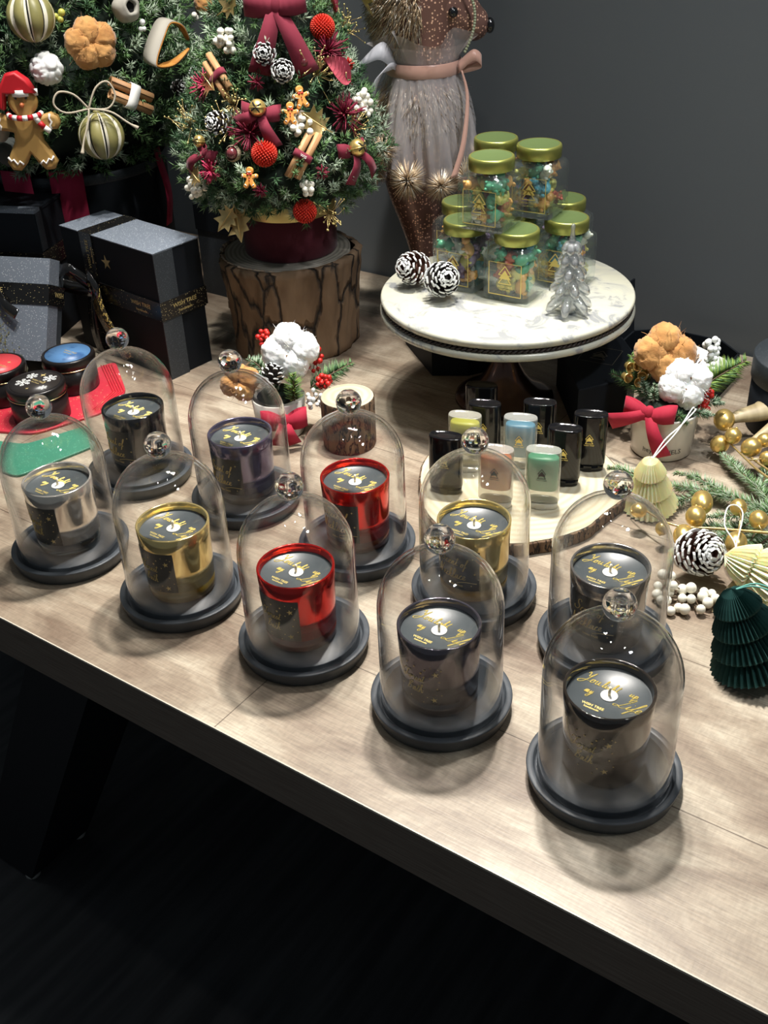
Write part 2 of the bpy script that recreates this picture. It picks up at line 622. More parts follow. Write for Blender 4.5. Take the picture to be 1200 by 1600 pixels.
M['label_sheer'] = thin_glass('sheer_charcoal_label', (0.30, 0.31, 0.29), (0.2, 0.2, 0.2), 0.04, 0.1, 4)


def mirror_jar(name, col, dots, rough=0.12, metal=0.72, thr=0.10):
    return speckle_mat(name, col, dots, 520, thr, rough, metal=metal, dens=0.55)


JAR = {
    'black': pmat('gloss_black_glass', (0.010, 0.010, 0.011), 0.06, coat=1.0),
    'brownblack': pmat('smoked_black_glass', (0.030, 0.023, 0.018), 0.07, metal=0.25, coat=1.0),
    'purple': mirror_jar('violet_mirror_glass', (0.17, 0.15, 0.235), (0.03, 0.03, 0.05)),
    'darkpurple': mirror_jar('dusky_violet_mirror_glass', (0.125, 0.112, 0.135), (0.05, 0.05, 0.07)),
    'red': mirror_jar('red_mirror_glass', (0.62, 0.018, 0.014), (0.10, 0.01, 0.01)),
    'gold': mirror_jar('gold_mirror_glass', (0.80, 0.63, 0.27), (0.35, 0.27, 0.08), 0.10),
    'silver': mirror_jar('silver_mirror_glass', (0.78, 0.73, 0.66), (0.10, 0.09, 0.08)),
    'smoke': mirror_jar('smoked_silver_glass', (0.30, 0.285, 0.27), (0.10, 0.09, 0.08)),
}
FOOT = {
    'gold': thin_glass('amber_glass_foot', (0.85, 0.60, 0.10), (0.45, 0.28, 0.02), 0.08, 0.02, 3, diffuse=((0.6, 0.42, 0.05), 0.22)),
    'silver': thin_glass('clear_glass_foot', (0.80, 0.86, 0.84), (0.40, 0.46, 0.45), 0.09, 0.0, 3),
    'red': thin_glass('ruby_glass_foot', (0.50, 0.07, 0.05), (0.2, 0.0, 0.0), 0.08, 0.0, 3, diffuse=((0.2, 0.01, 0.01), 0.3)),
    'purple': thin_glass('grey_violet_glass_foot', (0.35, 0.33, 0.36), (0.12, 0.1, 0.14), 0.08, 0.0, 3, diffuse=((0.1, 0.09, 0.1), 0.3)),
}
FOOT['darkpurple'] = FOOT['purple']
M['bark'] = bark_mat('stump_bark', (0.115, 0.068, 0.036), (0.235, 0.150, 0.085), 21)
M['bark_thin'] = bark_mat('slab_bark', (0.10, 0.055, 0.03), (0.25, 0.16, 0.09), 60)
M['bark_dry'] = pmat('peeled_bark', (0.30, 0.21, 0.14), 0.8, noise=(60, (0.5, 0.4, 0.3), 0.4, 0.7))
M['stump_top'] = ring_wood_mat('grey_end_grain', (0.30, 0.27, 0.22), (0.17, 0.15, 0.12), 45)
M['slab_top'] = ring_wood_mat('pale_end_grain', (0.56, 0.51, 0.37), (0.49, 0.42, 0.28), 30)
M['marble'] = marble_mat()
M['bronze'] = pmat('dark_bronze', (0.10, 0.055, 0.042), 0.25, metal=0.8, coat=0.4)
M['lid_top'] = pmat('lid_top_green_reflection', (0.10, 0.145, 0.05), 0.4, metal=0.1)  # gold lid; a green reflection is put into the colour of its top
M['rope_trim'] = pmat('black_rope_trim', (0.030, 0.022, 0.018), 0.5)
M['gold_lid'] = pmat('brushed_gold_lid', (0.36, 0.38, 0.10), 0.34, metal=0.75)
M['maroon_velvet'] = pmat('maroon_velvet', (0.085, 0.006, 0.016), 0.85, sheen=0.15, bump=(500, 0.3, 0.0005))
M['wine_velvet'] = pmat('wine_velvet_ribbon', (0.17, 0.010, 0.028), 0.85, sheen=0.06, bump=(700, 0.2, 0.0004))
M['red_velvet'] = pmat('red_velvet_ribbon', (0.38, 0.010, 0.035), 0.8, sheen=0.06, bump=(700, 0.2, 0.0004))
M['streamer'] = pmat('maroon_streamer_velvet', (0.42, 0.02, 0.07), 0.85)
M['gold_band'] = pmat('pale_gold_band', (0.60, 0.50, 0.20), 0.35, metal=0.7)
M['gold_leaf'] = pmat('gold_painted_leaf', (0.62, 0.46, 0.20), 0.32, metal=0.75, bump=(180, 0.3, 0.001))
M['gold_bright'] = pmat('polished_gold', (0.80, 0.58, 0.20), 0.30, metal=0.8, bump=(60, 0.12, 0.001))
M['g1'] = pmat('deep_green_needles', (0.045, 0.110, 0.045), 0.5)
M['g2'] = pmat('mid_green_needles', (0.125, 0.235, 0.085), 0.5)
M['g3'] = pmat('grey_green_needles', (0.38, 0.47, 0.34), 0.5)
M['g4'] = pmat('yellow_green_needles', (0.20, 0.30, 0.055), 0.5)
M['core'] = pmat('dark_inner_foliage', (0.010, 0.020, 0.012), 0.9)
M['frost'] = pmat('frosted_white', (0.80, 0.82, 0.80), 0.7)
M['stem'] = pmat('brown_stem', (0.10, 0.065, 0.035), 0.7)
M['cinnamon'] = pmat('cinnamon_bark', (0.50, 0.29, 0.135), 0.6, noise=(70, (0.38, 0.19, 0.08), 0.4, 0.7, (1, 1, 0.15)))
M['cone_brown'] = pmat('cone_scale_brown', (0.115, 0.050, 0.034), 0.65)
M['cone_dark'] = pmat('cone_scale_dark', (0.045, 0.036, 0.032), 0.65)
M['red_pom'] = pmat('red_dried_flower', (0.62, 0.035, 0.015), 0.6)
M['burgundy'] = pmat('burgundy_fibre', (0.20, 0.010, 0.035), 0.6)
M['pink_fibre'] = pmat('crimson_fibre', (0.48, 0.035, 0.10), 0.55)
M['ginger'] = pmat('orange_gingerbread_clay', (0.70, 0.30, 0.065), 0.5)
M['ginger_dark'] = pmat('baked_gingerbread_felt', (0.42, 0.25, 0.075), 0.6)
M['red_felt'] = pmat('red_felt', (0.50, 0.012, 0.020), 0.5)
M['white_icing'] = pmat('white_icing', (0.85, 0.83, 0.78), 0.5)
M['black_gloss'] = pmat('black_gloss', (0.006, 0.006, 0.007), 0.08, coat=1.0)
M['leaf_red'] = pmat('skeleton_leaf_wine', (0.40, 0.075, 0.100), 0.5, noise=(30, (0.30, 0.03, 0.06), 0.4, 0.7, (1, 4, 1)))
M['berry_white'] = pmat('white_waxy_berries', (0.84, 0.81, 0.70), 0.35)
M['berry_red'] = pmat('red_berries', (0.50, 0.02, 0.015), 0.4)
M['acorn_nut'] = pmat('maroon_acorn', (0.14, 0.03, 0.035), 0.25, coat=0.5)
M['acorn_cap'] = pmat('acorn_cap', (0.30, 0.24, 0.16), 0.8, bump=(300, 0.8, 0.002))
M['lime_skin'] = pmat('dried_lime_skin', (0.30, 0.27, 0.10), 0.45, noise=(40, (0.20, 0.19, 0.07), 0.4, 0.7))
M['lime_rim'] = pmat('dried_lime_rind_edge', (0.72, 0.68, 0.55), 0.7)
M['pod'] = pmat('grey_seed_pod', (0.42, 0.40, 0.34), 0.8, noise=(50, (0.25, 0.23, 0.2), 0.4, 0.7))
M['void'] = pmat('dark_hollow', (0.004, 0.004, 0.004), 0.9)
M['cotton'] = pmat('white_cotton', (0.86, 0.87, 0.86), 0.95, sheen=0.2, sub=0.15, bump=(220, 0.35, 0.0015))
M['cotton_tan'] = pmat('tan_cotton', (0.56, 0.29, 0.095), 0.95, sheen=0.3, noise=(40, (0.40, 0.17, 0.045), 0.4, 0.7), bump=(220, 0.5, 0.0015))
M['husk'] = pmat('dry_husk', (0.20, 0.10, 0.05), 0.8)
M['peel_out'] = pmat('dried_orange_peel', (0.60, 0.28, 0.06), 0.6, noise=(60, (0.45, 0.17, 0.03), 0.4, 0.7))
M['peel_in'] = pmat('peel_pith', (0.42, 0.39, 0.33), 0.8)
M['twine'] = pmat('jute_twine', (0.48, 0.42, 0.32), 0.85)
M['yellow_berry'] = pmat('yellow_green_berry', (0.50, 0.50, 0.10), 0.4)
M['box_lit'] = speckle_mat('slate_glitter_paper_lit', (0.135, 0.158, 0.19), (0.85, 0.88, 0.9), 560, 0.22, 0.5, dens=0.62)  # lighter copy for the lit box faces, light put into the colour
M['box_black'] = pmat('matte_black_and_shaded_card', (0.008, 0.010, 0.013), 0.6, spec=0.15)  # black card; on gift box fronts the colour also carries their shade
M['box_side'] = speckle_mat('dark_shaded_slate_paper', (0.026, 0.033, 0.040), (0.2, 0.22, 0.24), 560, 0.16, 0.55, dens=0.7)  # dark slate; doubles as the shaded copy of the glitter paper
M['ribbon_black'] = speckle_mat('black_satin_ribbon', (0.007, 0.007, 0.007), (0.75, 0.62, 0.32), 420, 0.17, 0.22, dens=0.72)
M['ribbon_plain'] = pmat('gloss_black_ribbon', (0.006, 0.006, 0.006), 0.12, coat=0.6)
M['ribbon_gold'] = speckle_mat('black_gold_print_ribbon', (0.02, 0.014, 0.006), (0.50, 0.36, 0.10), 300, 0.42, 0.3, dens=0.35)
M['tin'] = pmat('black_tin', (0.013, 0.011, 0.011), 0.28, metal=0.2)
M['tin_brown'] = pmat('brown_black_tin', (0.030, 0.017, 0.018), 0.32, metal=0.3)
M['tin_edge'] = pmat('gilt_tin_edge', (0.72, 0.66, 0.36), 0.2, metal=1.0)
M['blue_disc'] = pmat('blue_printed_paper', (0.085, 0.20, 0.39), 0.4, noise=(45, (0.035, 0.10, 0.24), 0.5, 0.62))
M['red_disc'] = pmat('red_printed_paper', (0.60, 0.055, 0.065), 0.4)
M['snow_disc'] = pmat('black_printed_paper', (0.028, 0.024, 0.022), 0.32)
M['red_tray'] = speckle_mat('crimson_lacquer', (0.50, 0.025, 0.045), (0.75, 0.45, 0.22), 260, 0.20, 0.45, dens=0.6)
M['green_tray'] = speckle_mat('emerald_lacquer', (0.040, 0.21, 0.13), (0.25, 0.60, 0.42), 420, 0.22, 0.45, dens=0.6)
M['pot_white'] = pmat('ivory_ceramic', (0.66, 0.635, 0.57), 0.22, coat=0.6)
M['ink'] = pmat('dark_printed_ink', (0.05, 0.045, 0.045), 0.5)
M['stick_black'] = pmat('gloss_black_plastic', (0.006, 0.006, 0.007), 0.09, coat=0.1, spec=0.4)
M['stick_shell'] = thin_glass('frosted_clear_plastic', (0.86, 0.86, 0.82), (0.55, 0.55, 0.52), 0.05, 0.12, 4, diffuse=((0.75, 0.73, 0.66), 0.30))
M['stick_foot'] = pmat('cloudy_plastic', (0.62, 0.60, 0.52), 0.3, sub=0.3)
for nm, c in dict(green=(0.085, 0.42, 0.245), blue=(0.12, 0.38, 0.60), yellow=(0.66, 0.66, 0.10), orange=(0.62, 0.19, 0.07), pink=(0.62, 0.25, 0.25)).items():
    M['balm_' + nm] = pmat(nm + '_balm', c, 0.35, sub=0.2)
M['paper_cream'] = pmat('cream_paper', (0.95, 0.92, 0.62), 0.75, sub=0.8)
M['paper_green'] = pmat('dark_teal_paper', (0.012, 0.062, 0.056), 0.7)
M['string_white'] = pmat('white_cord', (0.85, 0.85, 0.82), 0.6)
M['string_teal'] = pmat('teal_cord', (0.12, 0.38, 0.33), 0.6)
M['antler'] = pmat('antler_bone', (0.46, 0.38, 0.22), 0.45, noise=(14, (0.28, 0.22, 0.12), 0.42, 0.72, (5, 1, 1)))
M['sequin'] = speckle_mat('copper_sequins', (0.20, 0.105, 0.082), (1.0, 0.62, 0.42), 260, 0.36, 0.30, metal=0.25, dens=0.55)
M['tinsel'] = pmat('champagne_tinsel', (0.72, 0.54, 0.34), 0.35, metal=0.4)
M['tinsel_dark'] = pmat('dark_tinsel', (0.30, 0.20, 0.12), 0.35, metal=0.4)
M['tinsel_light'] = pmat('pale_tinsel', (0.92, 0.86, 0.74), 0.3, metal=0.4)
M['tulle'] = thin_glass('white_tulle', (0.98, 0.96, 0.96), (0.85, 0.8, 0.8), 0.0, 0.5, 8, diffuse=((0.95, 0.89, 0.88), 0.27))
M['satin_pink'] = pmat('rose_satin', (0.62, 0.36, 0.28), 0.3, sheen=0.3)
M['organza'] = thin_glass('white_organza', (0.9, 0.9, 0.92), (0.5, 0.5, 0.55), 0.02, 0.4, 3, diffuse=((0.85, 0.85, 0.9), 0.45))
M['glitter_gold'] = pmat('gold_glitter', (0.75, 0.66, 0.30), 0.25, metal=0.9)
M['crystal'] = thin_glass('crystal_glass', (0.97, 0.99, 0.99), (0.75, 0.80, 0.80), 0.20, 0.0, 2.2, refr=0.8, diffuse=((0.95, 0.97, 0.97), 0.20))
GUM = {}
for nm, c in dict(red=(0.80, 0.22, 0.14), orange=(0.85, 0.46, 0.14), yellow=(0.80, 0.74, 0.22), green=(0.14, 0.48, 0.28), blue=(0.15, 0.50, 0.62), violet=(0.34, 0.24, 0.42), clear=(0.78, 0.80, 0.68)).items():
    GUM[nm] = pmat(nm + '_gummy', c, 0.25, sub=0.35, coat=0.3)

# ------------------------------------------------------------------ the setting
def frame_obj(o):
    o.location = E0
    o.rotation_euler = (0, 0, TH)
    return o


b = MB(); b.box(-2.6, 3.2, -2.4, 1.075, -0.78, -0.75)
frame_obj(b.build('floor', M['floor'], kind='structure'))
b = MB(); b.box(-2.6, 3.2, 1.075, 1.16, -0.75, 2.1)
frame_obj(b.build('wall_back', M['wall'], kind='structure'))

# ------------------------------------------------------------------ table
table = thing('display_table', 'long display table with a greyish oak laminate top, dark edge and slanted black legs', 'table')
frame_obj(table)
b = MB(); b.box(-1.15, 1.95, 0.0, 1.068, -0.0555, 0.0)
b.build('tabletop', M['table'], table)
b = MB(); b.box(-1.15, 1.95, -0.0012, 0.0, -0.0580, -0.0022)
b.build('edge_board', M['apron'], table)
b = MB(); b.box(-1.15, 1.95, -0.0014, 0.0, -0.0022, 0.0002)
b.build('edge_strip', M['edge_strip'], table)


def slanted_leg(u_top, s, y0=0.085, y1=0.21):
    b = MB()
    b.sm = False
    zt, zb = -0.0555, -0.742
    ut, ub = u_top, u_top + s * 0.52 * (zb - zt)
    vs = []
    for z, u in ((zt, ut), (zb, ub)):
        vs += [(u - .12, y0, z), (u, y0, z), (u, y1, z), (u - .12, y1, z)]
    b.add(vs, [(0, 1, 2, 3), (7, 6, 5, 4), (0, 4, 5, 1), (1, 5, 6, 2), (2, 6, 7, 3), (3, 7, 4, 0)])
    leg = b.build('leg', M['black_steel'], table)
    for du in (-.105, -.012):
        for yy in (y0 + .012, y1 - .012):
            g = MB()
            g.M = Matrix.Translation((ub + du, yy, -0.75))
            g.lathe([(0, 0), (.012, 0), (.013, .003), (.010, .009), (0, .009)], 16)
            g.build('glide', M['glide'], leg)


slanted_leg(0.07, 1)
slanted_leg(0.07, 1, 0.86, 0.985)
slanted_leg(1.55, -1)
slanted_leg(1.55, -1, 0.86, 0.985)

# ------------------------------------------------------------------ handwriting strokes
G = {
    'e': ([(0, .05), (.14, .16), (.23, .30), (.17, .40), (.07, .30), (.07, .08), (.17, 0), (.32, .08)], .32),
    'o': ([(0, .05), (.10, .30), (.19, .40), (.07, .34), (.04, .12), (.14, 0), (.25, .12), (.25, .32), (.19, .40), (.36, .32)], .36),
    'u': ([(0, .05), (.10, .40), (.07, .12), (.14, 0), (.25, .12), (.31, .40), (.29, .10), (.36, 0), (.44, .08)], .44),
    'i': ([(0, .05), (.11, .40), (.08, .10), (.14, 0), (.23, .08)], .23),
    'l': ([(0, .05), (.17, .42), (.27, .86), (.19, 1.0), (.12, .70), (.10, .15), (.16, 0), (.28, .08)], .28),
    'g': ([(0, .05), (.26, .38), (.10, .38), (.05, .14), (.15, .02), (.27, .36), (.22, -.20), (.10, -.48), (-.02, -.34), (.16, -.08), (.36, .08)], .36),
    'h': ([(0, .05), (.18, .48), (.27, .90), (.19, 1.0), (.12, .60), (.06, 0), (.15, .32), (.25, .40), (.28, .26), (.26, .06), (.32, 0), (.42, .08)], .42),
    't': ([(0, .05), (.13, .42), (.20, .80), (.12, .30), (.10, .06), (.16, 0), (.28, .08)], .28),
    'p': ([(0, .05), (.13, .42), (.08, .0), (-.02, -.46), (.10, .10), (.20, .38), (.30, .30), (.26, .08), (.16, 0), (.40, .08)], .40),
    'm': ([(0, .05), (.08, .36), (.06, 0), (.16, .38), (.21, .34), (.18, 0), (.29, .38), (.34, .32), (.31, .06), (.36, 0), (.46, .08)], .46),
    'n': ([(0, .05), (.08, .36), (.06, 0), (.17, .38), (.23, .32), (.20, .06), (.26, 0), (.36, .08)], .36),
    'y': ([(0, .05), (.09, .38), (.08, .10), (.15, .02), (.26, .36), (.20, -.20), (.08, -.50), (-.06, -.34), (.18, -.06), (.36, .08)], .36),
    'f': ([(0, .05), (.18, .46), (.30, .92), (.22, 1.0), (.15, .60), (.06, -.30), (.00, -.48), (.06, -.10), (.26, .08)], .26),
    'r': ([(0, .05), (.10, .38), (.13, .44), (.16, .34), (.26, .34), (.22, .08), (.28, 0), (.36, .08)], .36),
    's': ([(0, .05), (.16, .42), (.22, .20), (.18, .02), (.06, .02), (.30, .08)], .30),
    'a': ([(0, .05), (.26, .36), (.12, .40), (.04, .18), (.11, 0), (.24, .20), (.29, .40), (.26, .08), (.32, 0), (.40, .08)], .40),
    'c': ([(0, .05), (.14, .30), (.23, .36), (.16, .41), (.06, .24), (.08, .04), (.18, 0), (.30, .08)], .30),
    'k': ([(0, .05), (.18, .48), (.26, .92), (.18, 1.0), (.11, .60), (.06, 0), (.14, .26), (.26, .42), (.24, .28), (.14, .22), (.28, 0), (.38, .08)], .38),
    'Y': ([(-.10, .85), (.02, 1.05), (.10, .80), (.12, .58), (.24, .60), (.46, 1.10), (.30, .55), (.10, -.05), (-.16, -.30), (-.30, -.12), (.05, .12), (.42, .10)], .46),
    'L': ([(.30, .70), (.34, 1.0), (.52, 1.05), (.42, .60), (.22, .10), (-.02, -.05), (-.12, .08), (.10, .12), (.40, -.05), (.62, .06)], .64),
    'F': ([(-.22, .70), (-.10, .98), (.25, .92), (.60, 1.08), (.36, .98), (.22, .50), (.06, .0), (-.14, -.10), (-.22, .10)], .50),
    'B': ([(.10, .92), (.16, .40), (.02, -.02), (.16, .60), (.34, 1.02), (.48, .86), (.20, .52), (.46, .40), (.36, .06), (.06, .0)], .54),
    'S': ([(.50, .86), (.42, 1.06), (.20, .96), (.22, .66), (.40, .36), (.26, .02), (-.06, .02), (-.14, .24)], .50),
    'N': ([(-.14, .04), (.02, .0), (.10, .50), (.16, 1.0), (.26, .40), (.34, .0), (.44, .60), (.62, 1.08)], .62),
}


def catmull(P, k=4):
    out = []
    n = len(P)
    for i in range(n - 1):
        p0 = P[max(i - 1, 0)]; p1 = P[i]; p2 = P[i + 1]; p3 = P[min(i + 2, n - 1)]
        for j in range(k):
            t = j / k
            out.append(tuple(0.5 * ((2 * b_) + (c - a) * t + (2 * a - 5 * b_ + 4 * c - d) * t * t + (-a + 3 * b_ - 3 * c + d) * t ** 3)
                             for a, b_, c, d in zip(p0, p1, p2, p3)))
    out.append(tuple(P[-1]))
    return out


def script(word, x0, y0, size, gap=0.0, slant=0.18):
    """returns list of smooth strokes for one handwritten word"""
    out, cur, x = [], [], 0.0
    for ch in word:
        if ch == ' ':
            x += .35
            if cur: out.append(cur); cur = []
            continue
        pts, w = G[ch]
        if ch.isupper():
            if cur: out.append(cur)
            out.append([(x + a, c) for a, c in pts]); cur = []
            x += w + .02
            continue
        seg = [(x + a, c) for a, c in pts]
        cur = cur + (seg[1:] if cur else seg)
        if ch == 't': out.append([(x + .02, .62), (x + .30, .66)])
        if ch == 'i': out.append([(x + .15, .58), (x + .18, .62)])
        x += w + gap
    if cur: out.append(cur)
    res = []
    for s in out:
        s = [(x0 + (a + slant * c) * size, y0 + c * size) for a, c in s]
        res.append(catmull(s, 3))
    return res


def strokes(b, paths, rad, fn, mi=None, n=4):
    for s in paths:
        if len(s) < 2:
            continue
        rr = []
        for i in range(len(s)):
            a = s[max(i - 1, 0)]; c = s[min(i + 1, len(s) - 1)]
            d = math.hypot(c[0] - a[0], c[1] - a[1]) or 1
            rr.append(rad * (0.65 + 0.75 * abs(c[1] - a[1]) / d))
        b.tube([fn(x, y) for x, y in s], rr, n, mi, smooth=False)


FONTC = {}


def text_geo(string, size):
    """2D filled text -> (verts, faces) centred on x"""
    key = string
    if key not in FONTC:
        cu = bpy.data.curves.new('lettering_curve', 'FONT')
        cu.body = string
        cu.size = 1.0
        cu.align_x = 'CENTER'
        cu.resolution_u = 2
        ob = bpy.data.objects.new('lettering_curve', cu)
        COL.objects.link(ob)
        dg = bpy.context.evaluated_depsgraph_get()
        me = bpy.data.meshes.new_from_object(ob.evaluated_get(dg))
        FONTC[key] = ([tuple(v.co) for v in me.vertices], [tuple(p.vertices) for p in me.polygons])
        bpy.data.objects.remove(ob)
        bpy.data.curves.remove(cu)
        bpy.data.meshes.remove(me)
    V, Fc = FONTC[key]
    return [(v[0] * size, v[1] * size) for v in V], Fc


def text_on(b, string, size, x0, y0, fn, mi=None):
    V, Fc = text_geo(string, size)
    b.add([fn(x0 + x, y0 + y) for x, y in V], Fc, mi, False)


def star(b, x, y, r, fn, mi=None, pts=5, inner=.38, rot=0.0):
    P = []
    for i in range(pts * 2):
        a = PI / 2 + rot + i * PI / pts
        rr = r if i % 2 == 0 else r * inner
        P.append((x + rr * math.cos(a), y + rr * math.sin(a)))
    vs = [fn(x, y)] + [fn(*p) for p in P]
    n = len(P)
    b.add(vs, [(0, 1 + i, 1 + (i + 1) % n) for i in range(n)], mi, False)


def logo(b, x, y, s, fn, mi=None, w=None):
    """two outlined triangles and a filled one between them"""
    w = w or s * .05
    def tri_line(cx, cy, h, hw):
        A = [(cx - hw, cy), (cx + hw, cy), (cx, cy + h)]
        for i in range(3):
            p, q = A[i], A[(i + 1) % 3]
            d = (q[0] - p[0], q[1] - p[1]); L = math.hypot(*d)
            nx, ny = -d[1] / L * w / 2, d[0] / L * w / 2
            b.add([fn(p[0] - nx, p[1] - ny), fn(q[0] - nx, q[1] - ny), fn(q[0] + nx, q[1] + ny), fn(p[0] + nx, p[1] + ny)], [(0, 1, 2, 3)], mi, False)
    tri_line(x, y + .48 * s, .52 * s, .38 * s)
    tri_line(x, y, .52 * s, .38 * s)
    cx, cy = x, y + .26 * s
    b.add([fn(cx - .36 * s, cy), fn(cx + .36 * s, cy), fn(cx + .01 * s, cy + .50 * s), fn(cx - .01 * s, cy + .50 * s)], [(0, 1, 2, 3)], mi, False)


# ------------------------------------------------------------------ cloches and jar candles
def make_base():
    b = MB()
    b.lathe([(0, 0), (.0650, 0), (.0658, .0006), (.0680, .008), (.0697, .0148), (.0698, .0158), (.0696, .0166), (.0689, .0170),
             (.0640, .0170), (.0632, .0166), (.0628, .0110), (.0580, .0110), (.0576, .0172), (.0568, .0180), (0, .0180)], 72)
    return b


base0 = make_base().build('cloche_base', M['black_wood'])


def make_dome():
    t = thing('glass_cloche', 'x', 'glass dome')
    pr = []
    r0, zc = .0598, .122
    pr.append((.0602, .0122))
    for z in (.014, .04, .07, .10, .115):
        pr.append((r0 + (.0002 if z < .05 else .0), z))
    for i in range(1, 13):
        a = i / 13 * PI / 2
        pr.append((r0 * math.cos(a) ** .93, zc + .0615 * math.sin(a)))
    out = pr + [(.0062, .1842), (.0050, .1858), (.0, .1862)]
    b = MB()
    b.lathe(out, 80)
    inn = [(max(r - .0022, .0), z - (.0024 if z > .13 else 0)) for r, z in out[:-3]] + [(0, .1812)]
    rim = [out[0], (out[0][0] - .0022, out[0][1])]
    b.lathe(list(reversed(inn)), 80)
    b.lathe(list(reversed(rim)), 80)
    b.build('dome', M['dome_glass'], t)
    k = MB()
    k.M = Matrix.Translation((0, 0, .1997))
    k.ball((0, 0, 0), .0143, 40, 26)
    k.build('knob', M['knob_glass'], t)
    k = MB()
    k.lathe([(.0045, .1852), (.0050, .1862), (.0046, .1868), (.0052, .1876)], 32)
    k.build('knob_neck', M['dome_glass'], t)
    return t


dome0 = make_dome()


def cyl_map(r, z0=0.0):
    def fn(x, y):
        a = -PI / 2 + x / r
        rr = r + .00025
        return (rr * math.cos(a), rr * math.sin(a), z0 + y)
    return fn


def cyl_patch(b, r, a0, a1, z0, z1, n=20, mi=None, rz=None):
    vs, fs = [], []
    for i in range(n + 1):
        a = a0 + (a1 - a0) * i / n
        for z in (z0, z1):
            rr = r if rz is None else rz(z)
            vs.append((rr * math.cos(a), rr * math.sin(a), z))
    for i in range(n):
        fs.append((2 * i, 2 * i + 2, 2 * i + 3, 2 * i + 1))
    b.add(vs, fs, mi, True)


H_C = .0867      # candle height


def make_candle(kind, scent, label):
    t = thing('jar_candle', label, 'candle')
    clear = kind in FOOT
    rz = lambda z: .0368 + .0032 * (z / H_C)
    z_cut = .0165 if clear else .0
    # outside, rim, inside down to the wax
    prof = []
    if not clear:
        prof += [(0, 0), (.0345, 0), (.0362, .0012), (rz(.004), .004)]
    else:
        prof += [(rz(z_cut) - .0026, z_cut), (rz(z_cut), z_cut)]
    prof += [(rz(.04), .04), (rz(.07), .07), (rz(H_C) + .0001, H_C - .0008), (rz(H_C) - .0006, H_C), (rz(H_C) - .0020, H_C), (rz(H_C) - .0026, H_C - .001), (rz(.075) - .0027, .070)]
    b = MB(); b.lathe(prof, 72)
    b.build('glass_jar', JAR[kind], t)
    if clear:
        f = MB()
        f.lathe([(0, 0), (.0335, 0), (.0360, .0014), (rz(.004), .004), (rz(z_cut), z_cut - .0001), (rz(z_cut) - .0030, z_cut - .0002), (.028, .0105), (0, .0095)], 64)
        f.build('glass_foot', FOOT[kind], t)
    zw = H_C - .0095
    b = MB()
    b.lathe([(0, zw - .012), (rz(zw) - .0029, zw - .012), (rz(zw) - .0029, zw + .0008), (rz(zw) - .0038, zw), (0, zw)], 64)
    wax = b.build('wax', M['wax'], t)
    # gold writing on the wax: baseline runs along local X
    b = MB()
    fl = lambda x, y: (x, y, zw + .0003)
    strokes(b, script('You', -.0285, .0070, .0125), .00038, fl)
    strokes(b, script('light', -.0110, .0068, .0100), .00035, fl)
    strokes(b, script('up', .0145, .0085, .0095), .00033, fl)
    strokes(b, script('my', -.0215, -.0060, .0100), .00035, fl)
    strokes(b, script('Life', .0085, -.0080, .0140, .05, .5), .00038, fl)
    text_on(b, 'WISH TREE', .0042, -.0065, -.0200, fl)
    text_on(b, 'handmade', .0034, -.0065, -.0232, fl)
    b.build('gold_writing', M['gold_foil'], wax)
    b = MB(); b.lathe([(.0012, zw + .0002), (.0075, zw + .0002), (.0076, zw + .0006), (.0070, zw + .0009), (.0012, zw + .0012), (0, zw + .0012)], 32)
    b.build('wick_sticker', M['white_paper'], t)
    b = MB(); b.tube([(0, 0, zw), (0, 0, zw + .005), (.0004, .0002, zw + .0100)], [.0014, .0014, .0013], 10)
    b.build('wick', M['wick'], t)
    # label on the side
    b = MB()
    rl = lambda z: rz(z) + .00022
    hw = math.radians(40)
    if kind in ('red', 'gold', 'silver', 'purple', 'smoke') or scent == 'lace':
        cyl_patch(b, 0, -PI / 2 - hw, -PI / 2 + hw, .0170, .0690, 24, 0, rl)
        lab = b.build('label', M['label_dark'], t)
    else:
        lab = t
    b = MB()
    def fn(x, y):
        rr = rz(y) + .0006
        a = -PI / 2 + x / rr
        return (rr * math.cos(a), rr * math.sin(a), y)
    if scent == 'forest':
        strokes(b, script('Forest', -.0155, .0440, .0105), .00030, fn)
        strokes(b, script('Bath', -.0120, .0305, .0105), .00030, fn)
        b.tube([fn(*p) for p in catmull([(-.026, .066), (-.024, .054), (-.018, .046), (-.006, .047)], 4)], .00030, 4)
        for x, y, r in [(.0185, .0560, .0036), (.0165, .0235, .0036), (-.003, .061, .0014), (-.012, .062, .0012), (.008, .060, .0014), (.004, .055, .0018), (.024, .061, .001),
                        (.022, .047, .001), (.020, .038, .0011), (.013, .051, .0010), (.024, .030, .0009), (.010, .026, .0009), (-.024, .058, .0009), (.021, .063, .0008),
                        (-.020, .030, .0009), (-.008, .022, .0009), (.006, .019, .0008), (.014, .064, .0008)]:
            star(b, x, y, r, fn, rot=.2)
    else:
        strokes(b, script('Scent', -.0200, .0490, .0130), .00036, fn)
        strokes(b, script('of', .0060, .0480, .0110), .00034, fn)
        strokes(b, script('Necklace', -.0250, .0315, .0125), .00036, fn)
        text_on(b, 'WISH TREE', .0036, 0, .0215, fn)
        for x, y, r in [(.020, .060, .0016), (-.022, .040, .0012), (.022, .040, .0018), (.018, .024, .0012)]:
            star(b, x, y, r, fn, pts=4, inner=.3)
        b.tube([fn(*p) for p in catmull([(.002, .026), (.012, .0285), (.024, .027)], 4)], .0003, 4)
    b.build('gold_lettering', M['gold_print'], lab)
    return t


